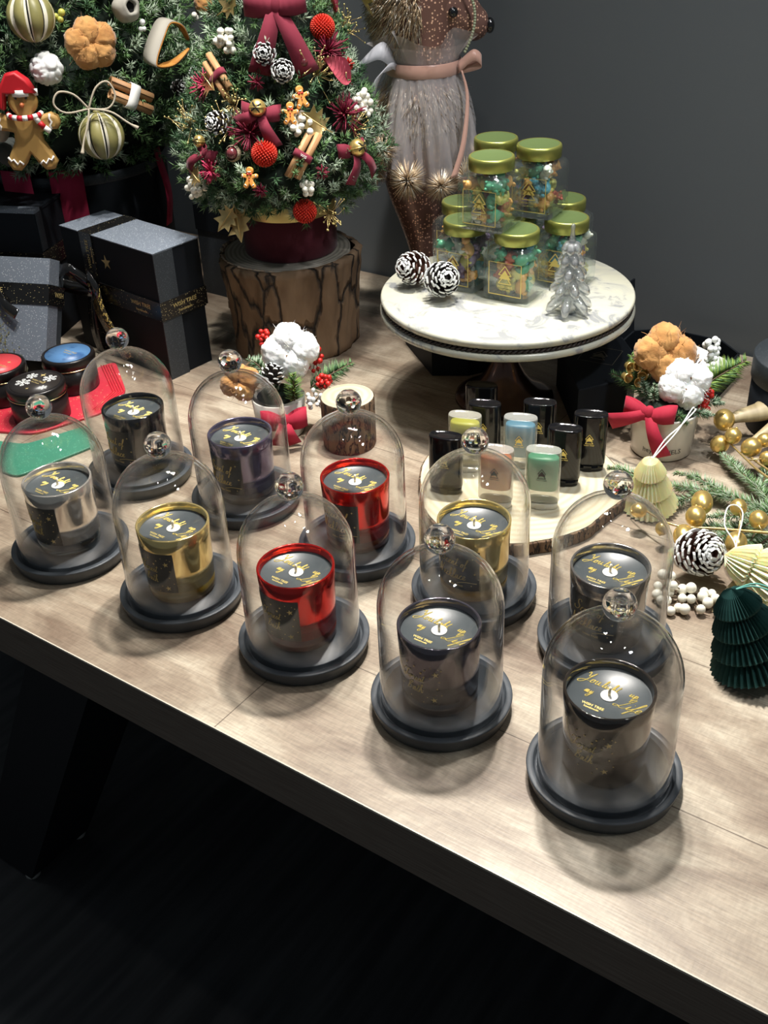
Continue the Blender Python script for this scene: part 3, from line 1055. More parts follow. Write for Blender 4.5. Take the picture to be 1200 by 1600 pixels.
# id: (x, y, candle dx, dy, kind, scent, candle label, dome label, base label)
CLO = [
    (10, .1883, .7025, .0001, .0051, 'brownblack', 'forest', 'glossy black jar candle in the cloche nearest the camera', 'glass cloche nearest the camera, covering a glossy black candle', 'round black wooden base of the cloche nearest the camera'),
    (9, .0485, .8080, -.0015, -.0012, 'darkpurple', 'forest', 'dusky violet-grey jar candle in the front row between the red and the black ones', 'glass cloche over the dusky violet-grey candle in the front row', 'round black base under the dusky violet-grey candle of the front row'),
    (8, -.0907, .9093, -.0020, .0007, 'red', 'forest', 'red mirrored jar candle in the front row, starry dark label on its left', 'glass cloche over the red candle in the front row', 'round black base under the red candle of the front row'),
    (7, -.2327, 1.0036, .0016, -.0014, 'gold', 'forest', 'gold mirrored jar candle in the front row with an amber clear foot', 'glass cloche over the gold candle with the amber foot', 'round black base under the gold candle of the front row'),
    (6, -.3806, 1.1028, .0003, .0014, 'silver', 'forest', 'speckled silver jar candle at the left end of the front row', 'glass cloche over the silver candle at the left edge', 'round black base under the silver candle at the left edge'),
    (5, .2243, .8849, 0, .0011, 'smoke', 'lace', 'smoked grey jar candle in the back row, directly behind the nearest cloche', 'glass cloche over the smoked grey candle, beside the snowy pine cone', 'round black base under the smoked grey candle at the right end of the back row'),
    (4, .0967, .9819, -.0004, -.0008, 'gold', 'lace', 'gold mirrored jar candle in the back row, in front of the wood slab', 'glass cloche in front of the wood slab, over a gold candle', 'round black base just in front of the wood slab, under a gold candle'),
    (3, -.0335, 1.0809, .0017, .0005, 'red', 'lace', 'red mirrored jar candle in the back row, in front of the small wood block', 'glass cloche over the red candle in the back row, before the wood block', 'round black base under the red candle of the back row'),
    (2, -.1755, 1.1994, .0012, -.0019, 'purple', 'lace', 'blue-violet mirrored jar candle in the back row left of the cotton flower pot', 'glass cloche over the blue-violet candle in the back row', 'round black base under the blue-violet candle of the back row'),
    (1, -.3242, 1.2802, .0033, -.0001, 'black', 'lace', 'pure black jar candle at the far left of the back row by the gift box', 'glass cloche over the pure black candle, nearest the gift boxes', 'round black base under the pure black candle near the gift boxes'),
]
first = True
for (cid, x, y, dx, dy, kind, scent, lc, ld, lb) in CLO:
    bo = base0 if first else base0.copy()
    if not first: COL.objects.link(bo)
    tag(place(bo, (x, y, 0), TH), lb, 'base', 'black wooden cloche bases')
    do = dome0 if first else copy_tree(dome0)
    tag(place(do, (x, y, 0), TH), ld, 'glass dome', 'glass cloches over the candles')
    c = make_candle(kind, scent, lc)
    place(c, (x + dx, y + dy, .0181), TH)
    c['group'] = 'jar candles under glass'
    first = False

# ------------------------------------------------------------------ greenery
def needles_np(base, direc, length, width, rng):
    """thin three-sided needles: arrays (N,3) -> verts, faces"""
    n = len(base)
    d = direc / np.linalg.norm(direc, axis=1, keepdims=True)
    ref = np.where(np.abs(d[:, 2:3]) < .9, np.array([[0, 0, 1.]]), np.array([[1., 0, 0]]))
    a = np.cross(d, ref); a /= np.linalg.norm(a, axis=1, keepdims=True)
    c = np.cross(d, a)
    w = np.broadcast_to(np.asarray(width).reshape(-1, 1), (n, 1)) if np.ndim(width) else np.full((n, 1), width)
    L = np.broadcast_to(np.asarray(length).reshape(-1, 1), (n, 1)) if np.ndim(length) else np.full((n, 1), length)
    v = np.empty((n, 5, 3))
    for k in range(3):
        an = 2 * PI * k / 3
        v[:, k] = base + d * L * .25 + (a * math.cos(an) + c * math.sin(an)) * w
    v[:, 3] = base
    v[:, 4] = base + d * L
    idx = np.arange(n)[:, None, None] * 5
    f = np.array([[0, 1, 4], [1, 2, 4], [2, 0, 4], [1, 0, 3], [2, 1, 3], [0, 2, 3]])[None] + idx
    return v.reshape(-1, 3), f.reshape(-1, 3)


def np_mesh(name, parts, mats, parent=None):
    """parts: list of (verts, tri faces, mat index array or int)"""
    V = np.concatenate([p[0] for p in parts])
    off = 0
    FF, MM = [], []
    for v, f, m in parts:
        FF.append(f + off); off += len(v)
        MM.append(np.full(len(f), m) if np.ndim(m) == 0 else m)
    FF = np.concatenate(FF); MM = np.concatenate(MM)
    me = bpy.data.meshes.new(name)
    me.vertices.add(len(V)); me.vertices.foreach_set('co', V.astype(np.float32).ravel())
    me.loops.add(len(FF) * 3); me.loops.foreach_set('vertex_index', FF.astype(np.int32).ravel())
    me.polygons.add(len(FF))
    me.polygons.foreach_set('loop_start', (np.arange(len(FF)) * 3).astype(np.int32))
    for m in mats: me.materials.append(m)
    me.polygons.foreach_set('material_index', MM.astype(np.int32))
    me.update(calc_edges=True)
    o = bpy.data.objects.new(name, me)
    COL.objects.link(o)
    if parent is not None: o.parent = parent
    return o


def tuft_cloud(rng, P, Nrm, n_needles, L, stem, width, spread=1.0):
    """tufts: at each point a stem along the normal with needles around it"""
    bs, ds, ln = [], [], []
    for p, nn in zip(P, Nrm):
        d = nn + rng.normal(0, .45, 3) + np.array([0, 0, .25])
        d /= np.linalg.norm(d)
        s = stem * rng.uniform(.6, 1.3)
        t = rng.uniform(0, 1, n_needles) ** .7
        off = rng.normal(0, 1, (n_needles, 3)); off -= np.outer(off @ d, d)
        off /= np.linalg.norm(off, axis=1, keepdims=True)
        b_ = p + np.outer(t * s, d)
        dd = d * (.35 + .9 * t[:, None]) + off * spread
        bs.append(b_); ds.append(dd); ln.append(L * rng.uniform(.6, 1.2, n_needles))
    return needles_np(np.concatenate(bs), np.concatenate(ds), np.concatenate(ln), width, rng)


def conifer(name_parent, rf, zlo, zhi, count, seed, L=.016, stem=.03, n_needles=22, core=.80, width=.0009, frosted=.22):
    rng = np.random.default_rng(seed)
    b = MB()
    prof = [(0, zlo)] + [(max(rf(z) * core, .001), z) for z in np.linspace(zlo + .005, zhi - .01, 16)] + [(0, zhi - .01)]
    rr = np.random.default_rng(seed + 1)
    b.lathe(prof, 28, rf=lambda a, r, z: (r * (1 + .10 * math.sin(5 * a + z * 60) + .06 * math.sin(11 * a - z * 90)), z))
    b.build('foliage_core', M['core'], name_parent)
    # even sampling by area
    zs = np.linspace(zlo, zhi, 200)
    rs_ = np.array([max(rf(z), .004) for z in zs])
    cdf = np.cumsum(rs_); cdf /= cdf[-1]
    z = np.interp(rng.uniform(0, 1, count), cdf, zs)
    a = rng.uniform(0, 2 * PI, count)
    r = np.array([rf(q) for q in z]) * rng.uniform(.78, 1.0, count)
    P = np.c_[r * np.cos(a), r * np.sin(a), z]
    N_ = np.c_[np.cos(a), np.sin(a), np.where(z < zlo + .04, -.3, .35)]
    kinds = rng.uniform(0, 1, count)
    parts = []
    for k, lo, hi in ((0, 0, .34), (1, .34, 1 - frosted), (2, 1 - frosted, 1.01)):
        m = (kinds >= lo) & (kinds < hi)
        if m.sum() == 0: continue
        v, f = tuft_cloud(rng, P[m], N_[m], n_needles, L, stem, width)
        parts.append((v, f, k))
    return np_mesh('foliage', parts, [M['g1'], M['g2'], M['g3']], name_parent)


def fir_twig(path, L=.016, n_per=1400, mats=None, flat=.55, seed=0, width=.0007, name='needles', parent=None, stem_r=.0012, taper=True, upn=(0, 0, 1)):
    """fir branch: stem plus needles combed to both sides"""
    rng = np.random.default_rng(seed)
    P = np.array(catmull([tuple(p) for p in path], 8))
    seg = np.linalg.norm(np.diff(P, axis=0), axis=1); s = np.r_[0, np.cumsum(seg)]
    tot = s[-1]
    n = int(n_per * tot)
    q = rng.uniform(0, tot, n)
    B = np.c_[[np.interp(q, s, P[:, i]) for i in range(3)]].T
    T = np.gradient(P, axis=0); T /= np.linalg.norm(T, axis=1, keepdims=True)
    Tq = np.c_[[np.interp(q, s, T[:, i]) for i in range(3)]].T
    up = np.array(upn, float)
    side = np.cross(Tq, up); side /= (np.linalg.norm(side, axis=1, keepdims=True) + 1e-9)
    up2 = np.cross(side, Tq)
    ang = np.where(rng.uniform(size=n) < .5, 0, PI) + rng.normal(0, flat, n)
    D = Tq * rng.uniform(.35, .85, n)[:, None] + side * np.cos(ang)[:, None] + up2 * (np.sin(ang) * 1.0 + .25)[:, None]
    LL = L * rng.uniform(.75, 1.1, n) * (np.clip((tot - q) / (tot * .35), .45, 1) if taper else 1)
    v, f = needles_np(B, D, LL, width, rng)
    mi = np.repeat(rng.choice([0, 1], n), 6)
    o = np_mesh(name, [(v, f, mi)], mats or [M['g1'], M['g2']], parent)
    b = MB(); b.tube(P, stem_r, 6)
    b.build('twig', M['stem'], parent)
    return o


# ------------------------------------------------------------------ small ornament builders (front = local -Y)
def velvet_bow(t, mat, w=.03, loop=.035, tail=.05, tails=((-.5, -1), (.5, -1)), thick=.0012):
    """bow facing local -Y, centre at origin; parts: loop x2, knot, tail x2"""
    for sgn in (-1, 1):
        P = []
        for i in range(15):
            a = -PI * .93 + i / 14 * PI * 1.86
            x = sgn * (loop * .52 + loop * .52 * math.cos(a))
            y = loop * .26 * math.sin(a) - loop * .06
            P.append((x, y, .12 * loop * math.cos(a)))
        wd = [w * (.55 + .45 * min(1, abs(p[0]) / (loop * .6))) for p in P]
        b = MB(); b.strip(P, (0, .1 * sgn, 1), wd, thick)
        b.build('loop', mat, t)
    for (tx, tz) in tails:
        P = []
        for i in range(9):
            q = i / 8
            P.append((tx * tail * q, -.004 - .010 * math.sin(q * PI * 1.2), tz * tail * q))
        wv = Vector((-tz, 0, tx)).normalized()
        wv = Vector((abs(wv.x) + .2, .15, wv.z))
        b = MB(); b.strip(P, wv, [w * (.5 + .45 * i / 8) for i in range(9)], thick)
        b.build('tail', mat, t)
    b = MB()
    b.ball((0, -.004, 0), w * .30, 12, 8, sc=(1, .8, 1.35))
    b.build('knot', mat, t)
    return t


def pompom(mat_, r, n=260, spike=.22, label='', cat='ornament', name='dried_flower_ball', group=None):
    b = MB()
    b.ball((0, 0, 0), r * .82, 16, 10)
    gold = PI * (3 - 5 ** .5)
    for i in range(n):
        z = 1 - 2 * (i + .5) / n
        q = math.sqrt(1 - z * z)
        d = Vector((q * math.cos(gold * i), q * math.sin(gold * i), z))
        b.tube([d * r * .72, d * r * .98, d * r * (1 + spike * .3)], [r * .075, r * .070, r * .03], 5)
    o = b.build(name, mat_)
    return tag(o, label, cat, group)


def holly(label, size=.05, group='gold holly leaves', mat_=None):
    """spiny leaf in the XZ plane, facing -Y, stalk at origin, tip along +Z"""
    b = MB()
    pts = [(0, 0), (.10, .12), (.34, .10), (.22, .28), (.46, .40), (.24, .50), (.38, .72), (.14, .72), (0, 1.0)]
    outl = pts + [(-x, z) for x, z in reversed(pts[1:-1])]
    sp = [(0, .0), (0, .12), (0, .16), (0, .30), (0, .40), (0, .52), (0, .68), (0, .76), (0, 1.0)]
    def P(x, z):
        return (x * size, (abs(x) * -.45 + .18 * math.sin(z * 5)) * size * .5 - .0 * z, z * size)
    for side in (1, -1):
        vs = [P(0, z) for _, z in sp] + [P(side * x, z) for x, z in pts]
        n = len(sp)
        fs = [(i, i + 1, n + i + 1, n + i) if side < 0 else (i, n + i, n + i + 1, i + 1) for i in range(n - 1)]
        b.add(vs, fs)
        vs2 = [(x, y + .0008, z) for x, y, z in vs]
        b.add(vs2, [tuple(reversed(f)) for f in fs])
        m = n
        # edge skin
        e = [n + i for i in range(n)]
        b.add([vs[i] for i in e] + [vs2[i] for i in e], [(i, i + 1, m + i + 1, m + i) for i in range(m - 1)])
    b.tube([P(0, -.15), P(0, 0), P(0, .9)], [.0009, .0009, .0005], 5)
    return tag(b.build('holly_leaf', mat_ or M['gold_leaf']), label, 'leaf', group)


def pine_cone(label, r=.02, h=.045, tip=None, dark=None, n=90, group='pine cones', seed=0, name='pine_cone'):
    """cone stands on z=0, axis +Z; open woody scales with pale lips"""
    rng = random.Random(seed)
    b = MB()
    b.lathe([(0, 0), (r * .30, .002), (r * .42, h * .3), (r * .25, h * .8), (0, h * .95)], 12, 0)
    gold = PI * (3 - 5 ** .5)
    n = int(n * .85)
    for i in range(n):
        t = (i + .5) / n
        z = h * (.05 + .90 * t)
        env = r * (1.05 * (math.sin(PI * min(1, (t + .22) / 1.22)) ** .60))
        el = -.15 + 1.35 * t + rng.uniform(-.08, .08)
        a = gold * i
        ca, sa = math.cos(a), math.sin(a)
        out = Vector((ca * math.cos(el), sa * math.cos(el), math.sin(el)))
        tang = Vector((-sa, ca, 0))
        upv = tang.cross(out) * -1
        base = Vector((ca * r * .15, sa * r * .15, z - .1 * r))
        L = max(env - r * .12, r * .30)
        w = r * (.25 - .10 * t)
        th = r * .035
        S = []
        for q, ww, hh in ((0, .30, .8), (.50, .62, 1.0), (.84, 1.0, 1.2), (.97, .78, 1.6), (1.0, .45, 1.5)):
            c = base + out * L * q + upv * (L * .22 * q * q)
            S.append([c - tang * w * ww - upv * th * hh, c + tang * w * ww - upv * th * hh, c + tang * w * ww * .9 + upv * th * hh, c - tang * w * ww * .9 + upv * th * hh])
        vs = [p for s in S for p in s]
        f0, f1 = [], []
        for k in range(4):
            for j in range(4):
                jj = (j + 1) % 4
                q = (k * 4 + j, k * 4 + jj, (k + 1) * 4 + jj, (k + 1) * 4 + j)
                (f1 if (k == 3 or (k == 2 and j in (1, 3)) or (k == 2 and j == 2 and i % 2)) else f0).append(q)
        f1.append((16, 17, 18, 19))
        b0 = len(b.v)
        b.add(vs, f0, 0, False)
        for f in f1:
            b.f.append(tuple(b0 + i_ for i_ in f)); b.m.append(1); b.s.append(False)
    o = b.build(name, [dark or M['cone_brown'], tip or M['frost']])
    return tag(o, label, 'pine cone', group)


def cinnamon(label, n=2, L=.05, r=.0055, band=None, bandw=.010, text=None, group='cinnamon stick bundles'):
    """sticks along local Z in the XZ plane, facing -Y"""
    t = thing('cinnamon_bundle', label, 'cinnamon sticks', group=group)
    for k in range(n):
        x = (k - (n - 1) / 2) * r * 2.1
        b = MB()
        P = []
        turns = 26
        ring = []
        for i in range(turns + 1):       # rolled quill: two inward scrolls
            a = -PI * .5 + i / turns * 2 * PI * 1.32
            rr = r * (1.0 - .30 * i / turns)
            ring.append((rr * math.cos(a), rr * math.sin(a)))
        inner = [(p[0] * .82, p[1] * .82) for p in ring]
        z0, z1 = -L / 2 + (k % 2) * .004, L / 2 + (k % 2) * .004
        vs = []
        for z in (z0, z1):
            vs += [(x + p[0], p[1], z) for p in ring] + [(x + p[0], p[1], z) for p in inner]
        m = len(ring)
        fs = []
        for i in range(m - 1):
            fs.append((i, i + 1, 2 * m + i + 1, 2 * m + i))
            fs.append((m + i + 1, m + i, 3 * m + i, 3 * m + i + 1))
            fs.append((i + 1, i, m + i, m + i + 1))
            fs.append((2 * m + i, 2 * m + i + 1, 3 * m + i + 1, 3 * m + i))
        b.add(vs, fs)
        b.build('stick', M['cinnamon'], t)
    b = MB()
    hw = n * r * 1.05 + .0012
    P = []
    for i in range(25):
        a = i / 24 * 2 * PI
        P.append((hw * math.copysign(abs(math.cos(a)) ** .6, math.cos(a)), (r + .0012) * math.copysign(abs(math.sin(a)) ** .8, math.sin(a)), 0))
    b.strip(P, (0, 0, 1), bandw, .0012)
    bd = b.build('band', band or M['wine_velvet'], t)
    if text:
        b = MB()
        text_on(b, text, .0055, 0, -.002, lambda x, y: (x, -r - .0026, y))
        b.build('lettering', M['white_paper'], bd)
    return t


def gingerbread(label, s=.028, felt=False):
    """figure in the XZ plane, facing -Y, centre at origin, height about s"""
    t = thing('gingerbread_man', label, 'ornament')
    def blob(cx, cz, r, n=14, a0=0, a1=2 * PI):
        return [(cx + r * math.cos(a0 + (a1 - a0) * i / n), cz + r * math.sin(a0 + (a1 - a0) * i / n)) for i in range(n + 1)]
    body = MB()
    body.M = Matrix.Rotation(PI / 2, 4, 'X')      # prism z -> -y
    H = [(.11, .13), (.16, .12), (.30, .16), (.38, .12), (.40, .04), (.36, -.03), (.24, -.04), (.16, -.06), (.17, -.16), (.25, -.30), (.30, -.40), (.25, -.49), (.15, -.50), (.07, -.42), (0, -.30)]
    head = [(.17 * math.cos(a), .29 + .17 * math.sin(a)) for a in [PI / 2 - i * (PI * .82) / 9 for i in range(10)]]
    right = head + H[1:]
    outl = right + [(-x, z) for x, z in reversed(right[1:-1])]
    outl = [(x * s, z * s) for x, z in reversed(outl)]
    body.prism(outl, 0, s * (.14 if felt else .2), bevel=s * .045, smooth=True)
    bo = body.build('body', M['ginger_dark'] if felt else M['ginger'], t)
    yf = -s * (.14 if felt else .2) - .0004
    ic = MB()
    def ln(P, r=.02):
        ic.tube([(x * s, yf, z * s) for x, z in P], r * s, 5)
    if felt:
        for sg in (-1, 1):
            ln([(sg * .30, .15), (sg * .285, .10), (sg * .31, .06), (sg * .285, .02), (sg * .30, -.02)], .013)
            ln([(sg * .10, -.42), (sg * .14, -.38), (sg * .17, -.42), (sg * .21, -.36), (sg * .24, -.38), (sg * .27, -.33)], .013)
        ic.build('icing', M['white_icing'], t)
        e = MB()
        for sg in (-1, 1):
            e.ball((sg * .06 * s, yf, .33 * s), .016 * s, 8, 6)
        e.build('eyes', M['black_gloss'], t)
        n_ = MB(); n_.lathe([(0, 0), (.02 * s, 0), (0, .06 * s)], 10); 
        nn = MB(); nn.ball((0, yf, .26 * s), .03 * s, 8, 6, sc=(1, 1.6, 1)); nn.build('nose', M['balm_orange'], t)
        # striped scarf
        sc = MB()
        P = [(.19 * s * math.cos(a), -.07 * s + .15 * s * math.sin(a) - .0, (.15 + .03 * math.sin(a)) * s) for a in [PI + i * PI / 10 for i in range(11)]]
        for k in range(10):
            sc.tube([P[k], P[k + 1]], .032 * s, 8, k % 2)
        Q = [(.12 * s, yf - .02 * s, .14 * s), (.17 * s, yf - .02 * s, .06 * s), (.22 * s, yf - .01 * s, .0), (.28 * s, yf, -.05 * s)]
        for k in range(3):
            sc.tube([Q[k], Q[k + 1]], .032 * s, 8, (k + 1) % 2)
        sc.build('scarf', [M['red_felt'], M['white_icing']], t)
        hb = MB()
        hb.strip([(-.185 * s, -.07 * s, .385 * s), (0, -.19 * s, .385 * s), (.185 * s, -.07 * s, .385 * s)], (0, 0, 1), .075 * s, .02 * s)
        ha = MB()
        ha.M = Matrix.Rotation(PI / 2, 4, 'X')
        ha.prism([(-.18 * s, .38 * s), (.18 * s, .38 * s), (.10 * s, .53 * s), (-.02 * s, .62 * s), (-.14 * s, .60 * s), (-.24 * s, .44 * s), (-.27 * s, .22 * s), (-.215 * s, .20 * s)], 0, s * .17, bevel=s * .03, smooth=True)
        hat = ha.build('hat', M['red_felt'], t)
        hb.build('hat_brim', M['frost'], hat)
    else:
        for sg in (-1, 1):
            ln([(sg * .33, .12), (sg * .31, .06), (sg * .33, .0)], .02)
            ln([(sg * .14, -.38), (sg * .22, -.32)], .02)
        ln([(-.07, .25), (0, .22), (.07, .25)], .02)
        ic.build('icing', M['white_icing'], t)
        bw = MB()
        bw.ball((-.07 * s, yf, .13 * s), .065 * s, 8, 6, sc=(1, .5, .7)); bw.ball((.07 * s, yf, .13 * s), .065 * s, 8, 6, sc=(1, .5, .7))
        bw.ball((0, yf, -.02 * s), .03 * s, 8, 6); bw.ball((0, yf, -.13 * s), .03 * s, 8, 6)
        bw.build('bow_tie', M['berry_red'], t)
    return t


def jingle_bell(label, r=.010):
    t = thing('jingle_bell', label, 'bell', group='gold jingle bells')
    b = MB(); b.ball((0, 0, 0), r, 24, 16)
    b.tube([(r * 1.02 * math.cos(a), r * 1.02 * math.sin(a), 0) for a in np.linspace(0, 2 * PI, 25)], r * .07, 6, caps=False)
    b.build('shell', M['gold_bright'], t)
    b = MB()
    for ang in (0, PI / 2):
        P = []
        for i in range(9):
            q = -.75 + 1.5 * i / 8
            d = Vector((math.sin(q) * math.cos(ang + .6), -math.cos(q), math.sin(q) * math.sin(ang + .6)))
            P.append(d * r * 1.0)
        b.tube(P, r * .09, 6)
    b.build('slot', M['void'], t)
    return t


def berry_cluster(label, n=16, R_=.013, r=.0042, mat_=None, seed=0, name='berry_cluster', group='white berry clusters', cat='berries', sc=(1, .6, 1)):
    rng = random.Random(seed)
    t = thing(name, label, cat, group=group)
    pts = []
    tries = 0
    while len(pts) < n and tries < 4000:
        tries += 1
        p = Vector((rng.uniform(-1, 1) * sc[0], rng.uniform(-1, .3) * sc[1], rng.uniform(-1, 1) * sc[2])) * R_
        if p.length < R_ * 1.1 and all((p - q).length > r * 1.35 for q in pts):
            pts.append(p)
    for p in pts:
        b = MB(); b.ball(p, r * rng.uniform(.8, 1.1), 10, 7)
        b.build('berry', mat_ or M['berry_white'], t)
    b = MB()
    for p in pts[::2]:
        b.tube([(0, .012, -.004), tuple(p * .6), tuple(p)], .0006, 4)
    b.build('stalks', M['stem'], t)
    return t


def fringe(label, mat_, R_=.014, n=60, seed=0, group='frayed fibre tufts'):
    rng = random.Random(seed)
    b = MB()
    for i in range(n):
        d = Vector((rng.gauss(0, 1), -abs(rng.gauss(0, .7)), rng.gauss(0, 1))).normalized()
        e = Vector((rng.gauss(0, .5), rng.gauss(0, .5), rng.gauss(0, .5)))
        L = R_ * rng.uniform(.7, 1.25)
        b.tube([(0, 0, 0), tuple(d * L * .5 + e * L * .15), tuple(d * L + e * L * .25)], [.0012, .0011, .0006], 4)
    return tag(b.build('fibre_tuft', mat_), label, 'ornament', group)


def gyp_sprig(label, n=26, R_=.03, mat_=None, seed=0, group='gold beaded sprigs'):
    rng = random.Random(seed)
    t = thing('beaded_sprig', label, 'sprig', group=group)
    b = MB(); g = MB()
    for i in range(n):
        d = Vector((rng.uniform(-.7, .7), -rng.uniform(.1, .7), rng.uniform(-.5, 1))).normalized()
        e = Vector((rng.gauss(0, .2), rng.gauss(0, .2), rng.gauss(0, .2)))
        L = R_ * rng.uniform(.45, 1.1)
        p = d * L + e * L
        b.tube([(0, 0, 0), tuple(d * L * .55), tuple(p)], .0004, 4)
        g.ball(p, .0015, 6, 5)
    b.build('stems', M['gold_leaf'], t)
    g.build('beads', mat_ or M['gold_band'], t)['kind'] = 'stuff'
    return t


def slit_lime(label, r=.032, n=8):
    """dried fruit slit into segments that bulge like a lantern"""
    t = thing('dried_lime', label, 'dried fruit', group='slit dried limes')
    seg = 10
    b = MB()
    m = 14
    rows = []
    vs, fs, mi = [], [], []
    tot = n * seg
    for i in range(m + 1):
        th = PI * i / m
        for k in range(tot):
            q = (k % seg) / (seg - 1)
            a = 2 * PI * (k // seg) / n + (0.06 + .88 * q) * 2 * PI / n
            bul = 1 - .10 * (2 * q - 1) ** 2 - (.10 if q in (0, 1) else 0) * math.sin(th)
            a2 = a
            vs.append((r * bul * math.sin(th) * math.cos(a2), r * bul * math.sin(th) * math.sin(a2), r * .98 * math.cos(th)))
    for i in range(m):
        for k in range(tot):
            j = (k + 1) % tot
            fs.append((i * tot + k, (i + 1) * tot + k, (i + 1) * tot + j, i * tot + j))
            q = k % seg
            mi.append(2 if q == seg - 1 else (1 if q in (0, seg - 2) else 0))
    b0 = len(b.f)
    b.add(vs, fs)
    b.m[b0:] = mi
    b.build('rind', [M['lime_skin'], M['lime_rim'], M['void']], t)
    c = MB(); c.lathe([(0, r * .93), (.006, r * .97), (.005, r * 1.05), (0, r * 1.07)], 10)
    c.build('calyx', M['lime_skin'], t)
    return t


def cotton_boll(label, r=.03, lobes=4, mat_=None, seed=0, husk=True, cat='cotton boll'):
    rng = random.Random(seed)
    t = thing('cotton_boll', label, cat)
    b = MB()
    ph = [rng.uniform(0, 6) for _ in range(6)]
    for i in range(lobes):
        a = 2 * PI * i / lobes + .4
        c = Vector((math.cos(a) * r * .48, -r * .10, math.sin(a) * r * .42))
        def fn(d, i=i):
            q = d + Vector((i * 3.1, seed * 1.7, 0))
            return .98 + .11 * mnoise.noise(q * 2.0) + .07 * mnoise.noise(q * 6.0) + .07 * mnoise.noise(q * 17.0)
        b.ball(c, r * .62, 44, 30, sc=(1, .9, 1), fn=fn)
    # stray fibres
    for i in range(70):
        d = Vector((rng.gauss(0, 1), -abs(rng.gauss(0, .6)), rng.gauss(0, 1))).normalized()
        e = Vector((rng.gauss(0, 1), rng.gauss(0, 1), rng.gauss(0, 1))) * .12
        b.tube([d * r * .75, (d + e * .5) * r * .9, (d + e) * r * .98], [.0005, .0003, .0001], 3, caps=False)
    b.build('fibre', mat_ or M['cotton'], t)
    if husk:
        h = MB()
        for i in range(lobes):
            a = 2 * PI * (i + .5) / lobes + .4
            P = [(0, -r * .42, 0), (math.cos(a) * r * .25, -r * .55, math.sin(a) * r * .25), (math.cos(a) * r * .52, -r * .45, math.sin(a) * r * .52)]
            h.strip(P, (-math.sin(a), 0, math.cos(a)), [.001, .003, .0006], .0008)
        h.build('husk', M['husk'], t)
    return t


def leaf_oval(label, L=.05, w=.026, mat_=None, cat='leaf'):
    b = MB()
    n = 10
    for off, flip in ((0, False), (.0007, True)):
        vs, fs = [], []
        for i in range(n + 1):
            q = i / n
            ww = w * (math.sin(PI * q ** .8) ** .9) * .5
            for s_ in (-1, -.5, 0, .5, 1):
                vs.append((s_ * ww, off - .0055 * (abs(s_) ** 1.5) - .006 * math.sin(q * PI), q * L))
        for i in range(n):
            for k in range(4):
                f = (i * 5 + k, i * 5 + k + 1, (i + 1) * 5 + k + 1, (i + 1) * 5 + k)
                fs.append(tuple(reversed(f)) if flip else f)
        b.add(vs, fs)
    b.tube([(0, 0, -L * .15), (0, -.0045, L * .5), (0, -.001, L)], [.0009, .0007, .0003], 5)
    for i in range(1, 7):
        q = i / 8
        for s_ in (-1, 1):
            b.tube([(0, -.006 * math.sin(q * PI) - .0006, q * L), (s_ * w * .38 * math.sin(PI * q), -.0058 - .005 * math.sin(q * PI), (q + .13) * L)], .00025, 3)
    return tag(b.build('leaf', mat_ or M['leaf_red']), label, cat)

# ------------------------------------------------------------------ log stump with the decorated little tree
def rs(z):
    if z < .31: return .10 + .055 * max(0, (z - .245) / .065) ** .5
    return .155 * (.72 - z) / .41


SC = (-.128, 1.70)
st = thing('log_stump', 'cut log with rough brown bark carrying the small decorated tree', 'log', (-.1345, 1.700, 0))
rnd = random.Random(4)
ph = [rnd.uniform(0, 6) for _ in range(8)]
def bark_r(a, r, z):
    k = .985 + .030 * math.sin(3 * a + ph[0]) + .020 * math.sin(7 * a + ph[1] + z * 8) + .034 * abs(math.sin(9 * a + ph[2] + 1.2 * math.sin(z * 26))) ** .6 \
        + .020 * abs(math.sin(17 * a + ph[3] + 1.6 * math.sin(z * 34 + 1))) ** .7 + .006 * math.sin(z * 160 + 9 * a)
    return r * k, z
b = MB()
b.lathe([(0, 0), (.098, 0), (.1, .004)] + [(.1 + .010 * (i / 14) ** 2, .004 + .152 * i / 14) for i in range(1, 15)] + [(.104, .1585), (.099, .1580)], 160, rf=bark_r)
b.build('bark', M['bark'], st)
b = MB(); b.lathe([(0, .1588), (.100, .1588), (.100, .150)], 64)
b.build('cut_face', M['stump_top'], st)
b = MB()
for i in range(26):
    a = rnd.uniform(PI * .78, PI * 1.42)
    r_ = .103
    w = rnd.uniform(.004, .010)
    b.tube([(r_ * math.cos(a), r_ * math.sin(a), .158), ((r_ + .003) * math.cos(a + .05), (r_ + .003) * math.sin(a + .05), .160), (r_ * math.cos(a + .1), r_ * math.sin(a + .1), .158)], [.001, w * .35, .001], 6, squash=.5)
for i in range(14):
    a = rnd.uniform(PI * .95, PI * 1.2); z = rnd.uniform(.03, .13)
    b.tube([(.103 * math.cos(a), .103 * math.sin(a), z), (.104 * math.cos(a), .104 * math.sin(a), z + .012)], [.0022, .0006], 5)
b.build('peeling_bark_edge', M['bark_dry'], st)

pt = thing('velvet_pot', 'round maroon velvet pot with a pale gold rim standing on the log', 'pot', (SC[0], SC[1], .1592))
b = MB(); b.lathe([(0, 0), (.0715, 0), (.0735, .003), (.0735, .064), (.072, .065), (0, .065)], 64)
b.build('pot_body', M['maroon_velvet'], pt)
b = MB(); b.lathe([(.0737, .064), (.0745, .066), (.0745, .094), (.073, .096), (.069, .094), (.069, .066)], 64)
b.build('gold_rim', M['gold_band'], pt)

tr = thing('decorated_tree', 'small round christmas tree in the maroon pot, full of red and gold trimmings', 'christmas tree', (SC[0], SC[1], .245))
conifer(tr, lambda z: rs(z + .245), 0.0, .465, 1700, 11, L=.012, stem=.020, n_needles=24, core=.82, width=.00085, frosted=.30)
b = MB(); b.tube([(0, 0, -.012), (0, 0, .2)], .008, 8); b.build('trunk', M['stem'], tr)


